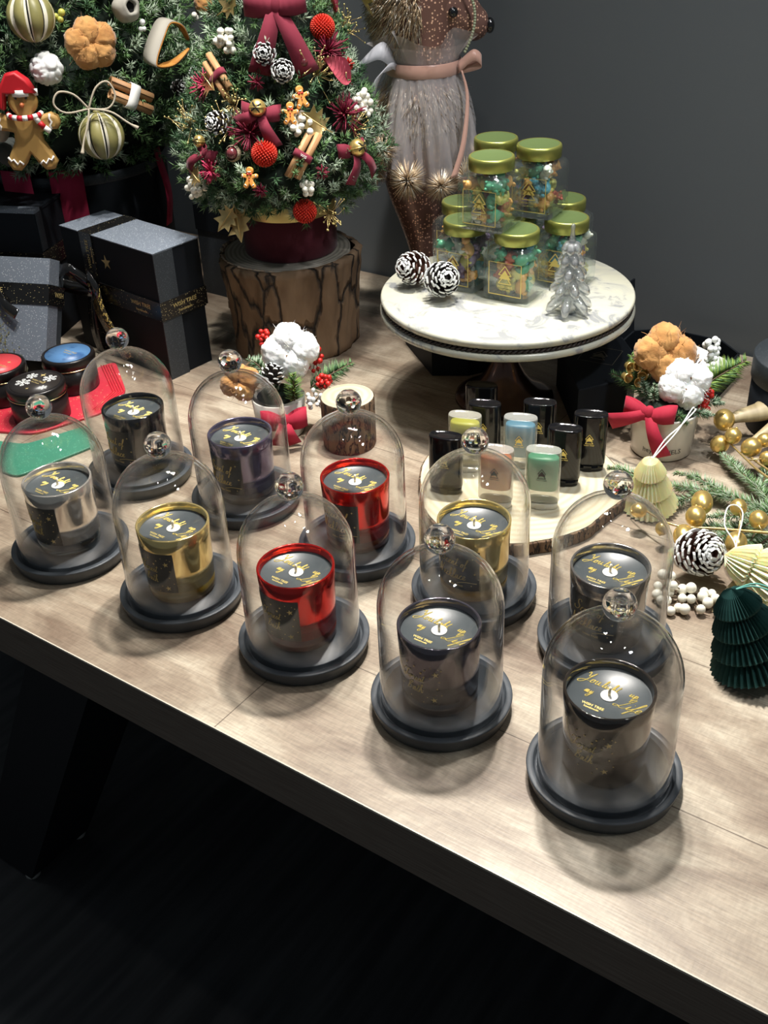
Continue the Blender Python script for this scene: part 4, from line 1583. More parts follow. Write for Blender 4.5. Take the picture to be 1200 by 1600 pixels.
SM = {
    'bow_top': (-0.1181,1.6268,0.5244),
    'pom_a': (-0.0620,1.6448,0.4893),
    'pom_b': (-0.1423,1.5596,0.3452),
    'pom_c': (-0.0995,1.5842,0.2538),
    'hl_a': (-0.0041,1.7088,0.5026),
    'hl_b': (-0.2155,1.6384,0.4356),
    'hl_c': (-0.0611,1.5846,0.3658),
    'hl_d': (-0.1888,1.5890,0.2611),
    'hl_e': (-0.2451,1.6009,0.3131),
    'hl_f': (-0.1818,1.6437,0.5133),
    'cin_a': (-0.1935,1.6166,0.4357),
    'cin_b': (-0.0938,1.5614,0.3381),
    'pc_a': (-0.1327,1.6062,0.4669),
    'pc_b': (-0.1132,1.5973,0.4446),
    'pc_c': (-0.1977,1.5937,0.3809),
    'rf_a': (-0.1459,1.5941,0.4316),
    'fr_b': (-0.1612,1.5726,0.3706),
    'fr_c': (-0.2218,1.6388,0.4212),
    'fr_d': (-0.0532,1.6378,0.4593),
    'fr_e': (-0.0335,1.6135,0.3795),
    'rf_b': (-0.1514,1.5550,0.2950),
    'fr_f': (-0.2212,1.5806,0.3179),
    'rf_c': (-0.0685,1.5604,0.3150),
    'gb_a': (-0.0936,1.5895,0.4109),
    'gb_b': (-0.1070,1.5784,0.3927),
    'gb_c': (-0.1609,1.5517,0.3154),
    'bell_a': (-0.1446,1.5813,0.4005),
    'bell_b': (-0.0286,1.5945,0.3361),
    'bell_c': (-0.2266,1.6038,0.3532),
    'bow_a': (-0.1432,1.5780,0.3944),
    'bow_b': (-0.0296,1.5940,0.3345),
    'bow_c': (-0.2225,1.5926,0.3398),
    'leaf_a': (-0.0377,1.6301,0.4177),
    'leaf_b': (-0.0510,1.6713,0.5011),
    'wb_a': (-0.0931,1.5756,0.3773),
    'wb_b': (-0.0150,1.6437,0.3849),
    'wb_c': (-0.2424,1.6128,0.2872),
    'wb_d': (-0.1803,1.6265,0.4809),
    'wb_e': (-0.0898,1.5577,0.2950),
    'acorn': (-0.1835,1.5696,0.3443),
    'ball': (-0.0866,1.6087,0.4529),
    'rf_d': (-0.0287,1.6605,0.4361),
    'gy_a': (-0.0685,1.6121,0.4347),
    'gy_b': (-0.1906,1.5870,0.3752),
    'gy_c': (-0.0332,1.7081,0.4750),
    'gy_d': (-0.2513,1.6464,0.3632),
    'gy_e': (-0.0694,1.5896,0.2459),
    'gy_f': (-0.0229,1.6124,0.3572),
    'gy_g': (-0.1807,1.5927,0.4037),
}
BG = {
    'lime_a': (-0.4932,1.8054,0.4959),
    'lime_b': (-0.4256,1.7931,0.3227),
    'yb': (-0.4593,1.8144,0.4967),
    'pod_a': (-0.3752,1.8621,0.4940),
    'tan': (-0.4228,1.8144,0.4535),
    'wf': (-0.4824,1.7882,0.4259),
    'gb': (-0.5142,1.7646,0.3552),
    'peel': (-0.3363,1.8797,0.4286),
    'cin': (-0.3767,1.8176,0.3735),
    'pc_a': (-0.2946,1.9302,0.3756),
    'pc_b': (-0.3131,1.8840,0.3661),
    'pc_c': (-0.2878,1.9214,0.3385),
    'pc_d': (-0.3070,1.9104,0.3212),
    'pc_e': (-0.2811,1.9522,0.3520),
    'pod_b': (-0.5635,1.7666,0.3453),
    'gball': (-0.5633,1.7952,0.3034),
    'wb_a': (-0.3015,2.0246,0.4514),
    'orng': (-0.2901,2.0518,0.4728),
    'wb_b': (-0.3574,1.8718,0.4668),
    'twine': (-0.4358,1.7839,0.3664),
}



def on_tree(o, key, C, lift=.006, roll=0.0, tilt=0.30, tab=None, spin=None):
    p = Vector((tab or SM)[key])
    # the outward direction of the crown at that point
    nn = Vector((p.x - C[0], p.y - C[1], 0)).normalized() + Vector((0, 0, tilt))
    nn.normalize()
    o.location = p + nn * lift
    o.rotation_euler = rot_to(nn, roll).to_euler()
    return o


t = thing('velvet_bow', 'large wine velvet bow at the top of the small tree', 'bow')
velvet_bow(t, M['wine_velvet'], .034, .040, .085, ((-.35, -1), (.45, -1.05)))
on_tree(t, 'bow_top', SC, .018, 0, .2)
t = thing('velvet_bow', 'wine velvet bow behind a gold bell, left of the small gingerbread men', 'bow')
velvet_bow(t, M['wine_velvet'], .022, .026, .042, ((.55, -1), (-.8, -.4)))
on_tree(t, 'bow_a', SC, .010, .1)
t = thing('velvet_bow', 'dark wine velvet bow with a bell low on the right of the small tree', 'bow')
velvet_bow(t, M['wine_velvet'], .020, .024, .045, ((-.35, -1), (.75, -.9)))
on_tree(t, 'bow_b', SC, .010)
t = thing('velvet_bow', 'wine velvet bow at the lower left edge of the small tree', 'bow')
velvet_bow(t, M['wine_velvet'], .018, .018, .040, ((-.6, -1),))
on_tree(t, 'bow_c', SC, .008, .3)

for k, r_, lab in (('pom_a', .0165, 'red pom-pom flower at the upper right of the small tree'), ('pom_b', .0175, 'red pom-pom flower low in the middle of the small tree'),
                   ('pom_c', .0165, 'red pom-pom flower hanging over the gold rim of the pot')):
    on_tree(pompom(M['red_pom'], r_, label=lab, group='red pom-pom flowers'), k, SC, .010 if k != 'pom_c' else .024)

for k, sz, roll, lab in (('hl_a', .062, -.9, 'gold holly leaf sticking out at the top right of the small tree'), ('hl_b', .048, 1.9, 'gold holly leaf beside the upper cinnamon sticks of the small tree'),
                         ('hl_c', .048, -.9, 'gold holly leaf above the lower cinnamon sticks'), ('hl_d', .050, 2.8, 'gold holly leaf hanging down over the left of the log'),
                         ('hl_e', .034, 1.9, 'small gold holly leaf at the lower left edge of the small tree'), ('hl_f', .045, .8, 'pale gold holly leaf at the upper left of the small tree')):
    on_tree(holly(lab, sz), k, SC, .014, roll)
on_tree(holly('second gold holly leaf beside the one hanging over the log', .042), 'hl_d', SC, .020, -2.6)

on_tree(cinnamon('two cinnamon sticks tied with wine ribbon at the upper left of the small tree', 2, .060, .0058, text=None), 'cin_a', SC, .014, -.85)
on_tree(cinnamon('two cinnamon sticks with a wine band in the lower middle of the small tree', 2, .068, .0058, text='WIS'), 'cin_b', SC, .014, .62)
for k, lab, tip in (('pc_a', 'grey frosted pine cone near the top bow of the small tree', M['frost']), ('pc_b', 'black pine cone with white edges in the middle of the small tree', M['frost']),
                    ('pc_c', 'half hidden frosted cone on the left of the small tree', M['frost'])):
    o = pine_cone(lab, .0165, .030, tip, M['cone_dark'], 60, 'pine cones on the small tree', seed=3)
    on_tree(o, k, SC, .004)
    o.rotation_euler = (rot_to(Vector((o.location.x - SC[0], o.location.y - SC[1], 0)), 0) @ Matrix.Rotation(PI / 2 * .85, 3, 'X')).to_euler()
for k, r_, lab in (('rf_a', .010, 'dark red flower left of the pine cones'), ('rf_b', .009, 'dark red flower low on the small tree below the pom-pom'), ('rf_c', .009, 'dark red flower right of the lower cinnamon sticks'), ('rf_d', .008, 'bright red little flower above the wine leaf')):
    on_tree(fringe(lab, M['berry_red'] if k == 'rf_d' else M['burgundy'], r_, 46, 5, 'dark red tufts'), k, SC, .008)
for k, r_, m_, lab in (('fr_b', .022, 'burgundy', 'burgundy fibre tuft above the lower red pom-pom'), ('fr_c', .017, 'pink_fibre', 'crimson fibre tuft under the upper cinnamon sticks'), ('fr_d', .022, 'burgundy', 'burgundy fibre tuft under the upper red pom-pom'),
                       ('fr_e', .023, 'burgundy', 'burgundy fibre tuft behind the lower gold holly leaf'), ('fr_f', .014, 'pink_fibre', 'crimson fibre tuft at the lower left of the small tree')):
    on_tree(fringe(lab, M[m_], r_ * 1.15, 100, len(k) + ord(k[-1])), k, SC, .004)
for k, lab, roll in (('gb_a', 'upper of the three tiny gingerbread men on the small tree', -.1), ('gb_b', 'middle tiny gingerbread man, just under the upper one', .1), ('gb_c', 'lowest tiny gingerbread man, below the red pom-pom', 0)):
    t = gingerbread(lab, .031 if k != 'gb_c' else .030)
    t['group'] = 'tiny gingerbread men on the small tree'
    on_tree(t, k, SC, .016, roll)
on_tree(jingle_bell('gold bell with a cross slot on the left bow of the small tree', .0115), 'bell_a', SC, .022)
on_tree(jingle_bell('gold bell on the right lower bow of the small tree', .0120), 'bell_b', SC, .022)
on_tree(jingle_bell('gold bell at the left edge of the small tree', .0085), 'bell_c', SC, .016)
on_tree(leaf_oval('broad translucent wine-red leaf at the right of the small tree', .056, .036), 'leaf_a', SC, .020, -.85)
on_tree(leaf_oval('narrow wine-red leaf tip by the upper red pom-pom', .035, .016), 'leaf_b', SC, .014, -.4)
for i, (k, n_, R_, lab) in enumerate((('wb_a', 16, .015, 'white berry cluster under the two small gingerbread men'), ('wb_b', 16, .017, 'white berry cluster at the right edge of the small tree'), ('wb_c', 16, .017, 'white berry cluster at the lower left edge of the small tree'),
                                   ('wb_d', 12, .014, 'whitish berry cluster at the upper left of the small tree'), ('wb_e', 6, .008, 'few white berries under the lower cinnamon sticks'))):
    on_tree(berry_cluster(lab, n_ + 4, R_, .0050, seed=i, group='white berry clusters on the small tree'), k, SC, .010)
t = thing('acorn', 'maroon acorn in a rough cap on the lower left of the small tree', 'acorn')
b = MB(); b.ball((0, 0, 0), .0085, 16, 12, sc=(1, 1.2, 1)); b.build('nut', M['acorn_nut'], t)
b = MB(); b.M = Matrix.Rotation(-PI / 2, 4, 'X'); b.lathe([(.0098, -.004), (.0118, .0), (.0105, .006), (.005, .0105), (0, .0112)], 24); b.build('cap', M['acorn_cap'], t)
on_tree(t, 'acorn', SC, .012, .2)
o = MB().ball((0, 0, 0), .0075, 20, 14).build('glass_bauble', M['acorn_nut'])
tag(o, 'small burgundy bauble right of the pine cones on the small tree', 'bauble'); on_tree(o, 'ball', SC, .010)
for i, (k, R_, lab) in enumerate((('gy_a', .034, 'gold beaded sprig at the upper right of the small tree'), ('gy_b', .034, 'gold beaded sprig at the left above the acorn'), ('gy_c', .036, 'gold beaded sprig beside the upper red pom-pom'),
                                ('gy_d', .034, 'gold beaded sprig at the far left edge of the small tree'), ('gy_e', .026, 'gold beaded sprig hanging over the pot at the right'), ('gy_f', .030, 'gold beaded sprig by the right white berries'),
                                ('gy_g', .026, 'gold beaded sprig left of the gold bell'))):
    o = gyp_sprig(lab, 30, R_, seed=i)
    on_tree(o, k, SC, .004 if k != 'gy_e' else .02, PI if k == 'gy_e' else 0)

# ------------------------------------------------------------------ large tree at the left, its planter, ribbons
def rb(z):
    if z < .34: return .12 + .13 * max(0, (z - .25) / .09) ** .5
    return .25 * (1 - max(0, z - .34) / .9)


BC = (-.52, 2.01)
pl = thing('tree_planter', 'tall dark planter under the large tree behind the gift boxes', 'planter', (BC[0], BC[1], 0))
b = MB(); b.lathe([(0, 0), (.148, 0), (.152, .01), (.156, .235), (.150, .24), (.140, .232), (0, .23)], 64)
b.build('planter_body', M['box_black'], pl)
b = MB(); b.lathe([(.1565, .225), (.1585, .228), (.1585, .238), (.156, .242)], 64); b.build('planter_rim', M['box_side'], pl)
bt = thing('decorated_tree', 'large bushy christmas tree with dried fruit at the upper left', 'christmas tree', (BC[0], BC[1], .235))
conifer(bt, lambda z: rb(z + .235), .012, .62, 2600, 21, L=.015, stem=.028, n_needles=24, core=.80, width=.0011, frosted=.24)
b = MB(); b.tube([(0, 0, -.003), (0, 0, .3)], .014, 8); b.build('trunk', M['stem'], bt)
rbn = thing('velvet_streamers', 'maroon velvet ribbon tails hanging down the dark planter', 'ribbon', (BC[0], BC[1], 0))
for az, wd, z0 in ((6, .055, .085), (-24, .060, .075), (-58, .070, .07), (-88, .05, .10), (74, .022, .12)):
    a = math.radians(-90 + az)
    P = []
    for i in range(9):
        q = i / 8
        rr = .163 + .006 * math.sin(q * 5 + az)
        P.append((rr * math.cos(a), rr * math.sin(a), .255 - (.255 - z0) * q))
    b = MB(); b.strip(P, (-math.sin(a), math.cos(a), 0), wd, .0015)
    b.build('tail', M['streamer'], rbn)

on = lambda o, k, lift=.01, roll=0.0, tilt=.2: on_tree(o, k, BC, lift, roll, tilt, BG)
on(slit_lime('big slit dried lime at the top left corner', .036), 'lime_a', .028)
on(slit_lime('slit dried lime with twine on top, hanging low in the middle of the large tree', .036), 'lime_b', .030)
t = thing('twine_bow', 'jute twine bow above the lower dried lime', 'bow')
b = MB()
for sg in (-1, 1):
    P = [(0, 0, 0), (sg * .018, -.004, .022), (sg * .040, -.005, .028), (sg * .050, -.004, .012), (sg * .034, -.003, -.002), (0, 0, 0)]
    if sg > 0: P = [(p[0] * .85, p[1], p[2] * 1.25) for p in P]
    b.tube(catmull(P, 5), .0016, 6)
b.build('loops', M['twine'], t)
b = MB()
b.tube(catmull([(0, -.002, 0), (-.006, -.006, -.02), (-.018, -.008, -.045), (-.024, -.010, -.062)], 5), [.0016] * 12 + [.0018, .0024, .003, .0034], 7)
b.tube(catmull([(0, -.002, 0), (.03, -.010, -.008), (.052, -.014, -.026), (.066, -.016, -.036)], 5), [.0016] * 12 + [.002, .0026, .003, .0032], 7)
b.build('ends', M['twine'], t)
on(t, 'twine', .046)
on(berry_cluster('three yellow-green berries beside the top left dried lime', 3, .008, .0052, M['yellow_berry'], 3, group='single berries', name='yellow_berries'), 'yb', .02)
def seed_pod(label, r=.022, shell=True):
    t = thing('seed_pod', label, 'seed pod', group='grey seed pods')
    b = MB(); b.M = Matrix.Rotation(PI / 2, 4, 'X')
    b.lathe([(0, -.02), (r * .7, -.015), (r, 0), (r * .92, .010), (r * .62, .018), (r * .42, .019), (r * .38, .012)], 24, rf=lambda a, q, z: (q * (1 + .05 * math.sin(5 * a)), z))
    b.build('shell', M['pod'], t)
    b = MB(); b.M = Matrix.Rotation(PI / 2, 4, 'X'); b.lathe([(0, .008), (r * .41, .012)], 20); b.build('hollow', M['void'], t)
    return t
on(seed_pod('hollow grey seed pod at the top of the large tree'), 'pod_a', .018)
on(seed_pod('hollow grey seed pod at the left edge by the gingerbread man', .019), 'pod_b', .018)
o = MB().ball((0, 0, 0), .022, 18, 12, fn=lambda d: 1 + .06 * math.sin(9 * d.x) * math.sin(8 * d.z)).build('felt_ball', pmat('dark_grey_felt', (.05, .055, .05), .95))
on(tag(o, 'dark grey ball under the gingerbread man at the left edge', 'ornament'), 'gball', .012)
t = cotton_boll('tan cotton boll in the upper left tree', .037, 5, M['cotton_tan'], 3); on(t, 'tan', .024)
# white carved flower ball
rr_ = random.Random(9)
cents = [Vector((rr_.gauss(0, 1), rr_.gauss(0, 1), rr_.gauss(0, 1))).normalized() for _ in range(34)]
def petal(d):
    m1 = sorted((d - c).length for c in cents)[:2]
    return .86 + .14 * min(1, (m1[1] - m1[0]) * 5)
o = MB().ball((0, 0, 0), .0255, 56, 40, fn=petal).build('flower_ball', M['frost'])
on(tag(o, 'white ruffled flower ball above the gingerbread man', 'ornament'), 'wf', .018)
t = gingerbread('gingerbread man with red santa hat and striped scarf on the large tree', .128, True)
on(t, 'gb', .030, .02, .05)
# curled orange peel
t = thing('orange_peel', 'curled strip of dried orange peel on the large tree', 'dried fruit')
P = catmull([(.046, -.016, .004), (.030, -.021, .028), (.008, -.016, .038), (-.016, -.016, .022), (-.040, -.013, -.006), (-.040, -.016, -.018), (-.006, -.021, -.022), (.032, -.027, -.008)], 5)
n_ = len(P)
W_ = [Vector((.15, 1.0, .35)) for _ in P]
wd = [.004 + .030 * math.sin(PI * min(1, (i + 1) / n_)) for i in range(n_)]
b = MB(); b.strip(P, W_, wd, .0024); b.build('peel', M['peel_out'], t)
b = MB()
Q = []
for i in range(n_):
    tg = Vector(P[min(i + 1, n_ - 1)]) - Vector(P[max(i - 1, 0)])
    nn = tg.normalized().cross(W_[i].normalized()).normalized()
    Q.append(tuple(Vector(P[i]) - nn * .0018))
b.strip(Q, W_, [w * .97 for w in wd], .0012); b.build('pith', M['peel_in'], t)
on(t, 'peel', .022)
on(cinnamon('cinnamon sticks with a whitish band on the large tree', 2, .072, .0085, M['white_paper'], .016), 'cin', .022, -1.05)
for i, k in enumerate(('pc_a', 'pc_b', 'pc_c', 'pc_d', 'pc_e')):
    o = pine_cone(('uppermost', 'leftmost', 'middle', 'lowest', 'rightmost')[i] + ' of the small frosted cones between the two trees', .013, .020, M['frost'], M['cone_dark'], 40, 'small frosted cones at the right of the large tree', seed=i)
    on(o, k, .006)
    o.rotation_euler = (Matrix(o.rotation_euler.to_matrix()) @ Matrix.Rotation(1.2, 3, 'X')).to_euler()
on(berry_cluster('two white berries at the upper right of the large tree', 2, .005, .0055, seed=2, group='single berries', name='white_berries'), 'wb_a', .02)
on(berry_cluster('small frosted bud above the orange peel', 3, .007, .0048, M['frost'], 5, group='single berries', name='frosted_bud'), 'wb_b', .02)
on(cotton_boll('tan cotton boll cut by the top edge between the two trees', .030, 4, M['cotton_tan'], 8), 'orng', .018)

# ------------------------------------------------------------------ gift boxes
def ribbon_text(b, s, size, x, y, fn): text_on(b, s, size, x, y, fn)

cA = Vector((-.3237, 1.5698, 0))
rzA = math.atan2(-.669, .743)
ga = thing('gift_box', 'tall slate black gift box with a star and black ribbon left of the log', 'gift box', cA, rzA)
W_A, D_A, H_A = .229, .088, .205     # local: x from -W to 0, y from 0 to D
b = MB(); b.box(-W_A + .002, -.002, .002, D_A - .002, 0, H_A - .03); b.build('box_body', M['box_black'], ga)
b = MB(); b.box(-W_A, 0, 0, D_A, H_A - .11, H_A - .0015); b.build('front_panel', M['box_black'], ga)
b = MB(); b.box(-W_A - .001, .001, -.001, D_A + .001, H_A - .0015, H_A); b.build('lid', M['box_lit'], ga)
b = MB(); b.box(-.0, .0016, -.001, .036, .0, H_A - .002); b.build('lit_side_strip', M['box_side'], ga)
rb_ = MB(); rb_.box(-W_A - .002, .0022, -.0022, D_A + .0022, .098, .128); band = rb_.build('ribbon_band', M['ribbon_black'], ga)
rb_ = MB(); rb_.box(-.178, -.148, -.0024, D_A + .002, .0, H_A + .0012); rb_.build('ribbon_upright', M['ribbon_black'], ga)
b = MB()
fn = lambda x, y: (x, -.0030, y)
text_on(b, 'WISH TREE', .0095, -.045, .1135, fn); text_on(b, 'handmade', .0065, -.045, .1045, fn)
b.build('ribbon_lettering', M['gold_print'], band); b = MB()
fs_ = lambda x, y: (.0028, x, y)
text_on(b, 'WISH TREE', .0095, .045, .1135, fs_); text_on(b, 'handmade', .0065, .045, .1045, fs_)
b.build('ribbon_lettering', M['gold_print'], band); b = MB()
fv = lambda x, y: (-.158 - y, -.0030, .172 + x)
text_on(b, 'WISH TREE', .0095, 0, 0, fv); text_on(b, 'handmade', .0065, 0, -.0085, fv)
b.build('ribbon_lettering', M['gold_print'], band)
b = MB(); star(b, -.120, .166, .0125, lambda x, y: (x, -.0006, y), rot=.15)
b.build('star_sticker', M['gold_leaf'], ga)
bw = MB()
for (p0, p1, p2, p3) in (((-.163, -.004, .118), (-.135, -.03, .150), (-.112, -.03, .128), (-.160, -.006, .112)), ((-.163, -.004, .118), (-.190, -.03, .150), (-.215, -.03, .120), (-.163, -.006, .112))):
    bw.strip(catmull([p0, p1, p2, p3], 5), (.15, .25, 1), .020, .0008)
bw.build('bow_loops', M['ribbon_plain'], ga)
bw = MB()
bw.strip(catmull([(-.158, -.005, .115), (-.140, -.014, .085), (-.112, -.016, .050), (-.090, -.012, .015)], 5), (1, -.1, .5), .034, .0008)
bw.build('bow_tail', M['ribbon_gold'], ga)
bw = MB(); bw.strip(catmull([(-.165, -.005, .115), (-.170, -.010, .075), (-.172, -.010, .030), (-.168, -.008, .004)], 5), (1, -.1, .05), .024, .0008)
bw.build('bow_tail', M['ribbon_black'], ga)

# leaning slate box
P0 = Vector((-.523, 1.593, .030))
Rb = Matrix.Rotation(math.radians(-14.5), 3, 'Z') @ Matrix.Rotation(math.radians(-28), 3, 'X')
D_B, L_B, W_B = .046, .160, .24
gb_ = thing('gift_box', 'slate gift box leaning back behind the tins at the left edge', 'gift box', P0, rot=Rb)
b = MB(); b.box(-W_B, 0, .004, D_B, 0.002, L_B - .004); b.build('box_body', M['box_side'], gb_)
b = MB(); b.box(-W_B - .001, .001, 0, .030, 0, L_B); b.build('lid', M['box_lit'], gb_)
b = MB(); b.box(-W_B - .002, .0025, -.0015, D_B + .001, .088, .120); bnd = b.build('ribbon_band', M['ribbon_black'], gb_)
b = MB(); f2 = lambda x, y: (x, -.0020, y)
text_on(b, 'WISH TREE', .011, -.105, .104, f2); text_on(b, 'handmade', .008, -.105, .094, f2)
f3 = lambda x, y: (.0029, x, y)
text_on(b, 'WISH', .011, .030, .102, f3)
b.build('ribbon_lettering', M['gold_print'], bnd)
b = MB()
for q in ([(-.090, -.002, .105), (-.10, -.03, .135), (-.075, -.03, .130), (-.088, -.004, .105)], [(-.088, -.002, .105), (-.12, -.03, .125), (-.14, -.02, .110), (-.090, -.004, .100)]):
    b.strip(catmull(q, 5), (.2, .2, 1), .018, .0008)
b.strip(catmull([(-.088, -.003, .104), (-.070, -.010, .085), (-.045, -.012, .070)], 5), (.5, 0, 1), .016, .0008)
b.build('bow', M['ribbon_plain'], gb_)
rg = random.Random(6)
b = MB()
for i in range(900):     # gold glitter tree on the front
    y_ = rg.uniform(.0, .098) ; hw = .050 * (1 - y_ / .10)
    x_ = -.098 + rg.gauss(0, .5) * hw
    s_ = rg.uniform(.0008, .0022); a = rg.uniform(0, 6)
    b.add([(x_ + s_ * math.cos(a + k * 2.1), -.0012 - .001 * rg.random(), y_ + s_ * math.sin(a + k * 2.1)) for k in range(3)], [(0, 1, 2)], 0, False)
gt = b.build('glitter_tree_motif', M['glitter_gold'], gb_)
gt['kind'] = 'stuff'

gc = thing('gift_box', 'dark gift box at the left edge behind the leaning slate box', 'gift box', (-.540, 1.752, 0), math.radians(-14))
b = MB(); b.box(-.25, 0, 0, .10, 0, .215); b.build('box_body', M['box_black'], gc)
b = MB(); b.box(-.251, .001, -.001, .018, .2155, .221); b.build('lid_lit_strip', M['box_lit'], gc)  # pale strip paints the lit front part of the lid
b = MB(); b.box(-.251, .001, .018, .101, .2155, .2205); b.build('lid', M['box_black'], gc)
b = MB(); b.box(.0002, .0014, .002, .020, .152, .2155); b.build('lit_side_strip', M['box_side'], gc)  # lighter strip paints the highlight on the right face
b = MB(); b.box(-.252, .0018, -.0018, .1018, .118, .150); bnd = b.build('ribbon_band', M['ribbon_black'], gc)
b = MB(); text_on(b, 'WISH TREE', .015, -.082, .131, lambda x, y: (x, -.0024, y)); text_on(b, 'handmade', .011, -.078, .120, lambda x, y: (x, -.0024, y))
b.build('ribbon_lettering', M['gold_print'], bnd)

def wpt(u, n, z=0): return E0 + EU * u + EN * n + Vector((0, 0, z))
b = MB(); b.box(-.10, .10, -.06, .06, 0, .150)
ge = thing('gift_box', 'plain dark box in the shade between the starred gift box and the log', 'gift box', wpt(-.36, .90), TH)
b.build('box_body', M['box_side'], ge)
b = MB(); b.box(-.102, .102, -.062, .062, .120, .166); b.build('lid', M['box_black'], ge)

# ------------------------------------------------------------------ trays and candle tins
def poly_slab(name, pts, z0, z1, mat_, label, cat, bev=.0015, top=None):
    cx = sum(p[0] for p in pts) / len(pts); cy = sum(p[1] for p in pts) / len(pts)
    b = MB(); b.prism([(p[0] - cx, p[1] - cy) for p in pts], z0, z1, bevel=bev)
    o = b.build(name, mat_)
    o.location = (cx, cy, 0)
    return tag(o, label, cat)


def rounded(pts, r=.02, n=5):
    out = []
    m = len(pts)
    for i in range(m):
        a = Vector(pts[i - 1]); p = Vector(pts[i]); c = Vector(pts[(i + 1) % m])
        u1 = (a - p); u2 = (c - p)
        rr = min(r, u1.length * .45, u2.length * .45)
        q1 = p + u1.normalized() * rr; q2 = p + u2.normalized() * rr
        for k in range(n + 1):
            t_ = k / n
            out.append(tuple((1 - t_) ** 2 * q1 + 2 * t_ * (1 - t_) * p + t_ * t_ * q2))
    return out


tray = poly_slab('display_mat', rounded([(-.66, 1.44), (-.50, 1.405), (-.412, 1.462), (-.388, 1.528), (-.425, 1.64), (-.50, 1.575), (-.66, 1.60)], .015), 0, .004, M['red_tray'], 'crimson gold-flecked tray under the candle tins', 'tray', .001)
b = MB()
for k in range(5):
    d = k * .0042
    b.tube([(-.4135 - d * .9 + .51, 1.470 + .0 - 1.52, .0042), (-.392 - d + .51, 1.528 - 1.52, .0042), (-.429 - d + .51, 1.625 - 1.52, .0042)], .0010, 5)
o = b.build('rib', M['red_felt'], tray); o.location = (-.51 - tray.location.x, 1.52 - tray.location.y, 0)
poly_slab('display_mat', rounded([(-.60, 1.355), (-.495, 1.285), (-.400, 1.365), (-.425, 1.425), (-.505, 1.375), (-.60, 1.405)], .012), 0, .004, M['green_tray'], 'emerald glittering tray at the left edge, seen through the cloche of the silver candle', 'tray', .001)


def make_tin(label, disc, r=.0415, h=.052, body='tin'):
    t = thing('candle_tin', label, 'tin', group='round candle tins')
    b = MB(); b.lathe([(0, 0), (r - .003, 0), (r - .0012, .0015), (r - .0010, h - .016), (0, h - .016)], 56); b.build('tin_body', M[body], t)
    b = MB(); b.lathe([(r - .001, h - .0165), (r + .0006, h - .0160), (r + .0008, h - .0152), (r - .0005, h - .0150)], 56); b.build('rolled_edge', M['tin_edge'], t)
    b = MB(); b.lathe([(r - .0006, h - .015), (r, h - .0142), (r, h - .003), (r - .001, h - .0008), (r - .0025, h), (r - .0045, h), (r - .0055, h - .0010), (0, h - .0010)], 56)
    b.build('lid', M['tin'], t)
    b = MB(); b.lathe([(0, h - .0004), (r - .0060, h - .0004), (r - .0062, h - .0012)], 56); d = b.build('printed_disc', M[disc], t)
    return t, d, h


tn, d, h = make_tin('round black tin with white snowflakes on its lid', 'snow_disc', .0425, .056, 'tin_brown')
place(tn, (-.500, 1.458, .0042), TH)
b = MB()
fl = lambda x, y: (x, y, h - .0002)
def flake(cx, cy, r):
    for k in range(6):
        a = k * PI / 3 + .2
        d_ = Vector((math.cos(a), math.sin(a))); q = Vector((-d_.y, d_.x))
        for (s0, s1, w_) in ((0, 1, .07), ):
            P_ = [d_ * r * s0 - q * r * w_, d_ * r * s1 - q * r * w_, d_ * r * s1 + q * r * w_, d_ * r * s0 + q * r * w_]
            b.add([fl(cx + p.x, cy + p.y) for p in P_], [(0, 1, 2, 3)], 0, False)
        for s_ in (.45, .72):
            for sg in (-1, 1):
                e = (d_ + q * sg).normalized()
                p0 = d_ * r * s_; p1 = p0 + e * r * .34
                n2 = Vector((-e.y, e.x)) * r * .07
                b.add([fl(cx + p.x, cy + p.y) for p in (p0 - n2, p1 - n2, p1 + n2, p0 + n2)], [(0, 1, 2, 3)], 0, False)
        n3 = d_ * r * .95
        b.add([fl(cx + n3.x + r * .14 * math.cos(j), cy + n3.y + r * .14 * math.sin(j)) for j in np.linspace(0, 2 * PI, 9)[:-1]], [tuple(range(8))], 0, False)
for x, y, r in ((.009, .020, .0100), (-.020, .0115, .0082), (-.015, -.010, .0108), (.0235, -.006, .0062)):
    flake(x, y, r)
b.build('snowflakes', M['frost'], d)
b = MB()
star(b, -.008, .022, .006, fl, pts=4, inner=.3); star(b, .006, -.020, .003, fl, pts=4, inner=.3); star(b, .012, .008, .0025, fl, pts=4, inner=.3)
text_on(b, 'WISH TREE', .0055, .001, .003, fl); text_on(b, 'handmade', .0042, .001, -.002, fl)
b.build('gold_print', M['gold_print'], d)
tn, d, h = make_tin('round black tin with a blue printed lid', 'blue_disc', .0405, .056)
place(tn, (-.474, 1.556, .0042), TH)
b = MB(); text_on(b, 'WISH TREE', .0055, .001, .003, fl); text_on(b, 'handmade', .0042, .001, -.002, fl)
b.build('gold_print', M['gold_print'], d)
tn, d, h = make_tin('round black tin with a red printed lid cut by the left edge', 'red_disc', .0425, .056)
place(tn, (-.575, 1.527, .0042), TH)
b = MB(); star(b, .012, .014, .004, fl, pts=4, inner=.3); text_on(b, 'WISH', .007, .014, -.002, fl)
b.build('gold_print', M['gold_print'], d)

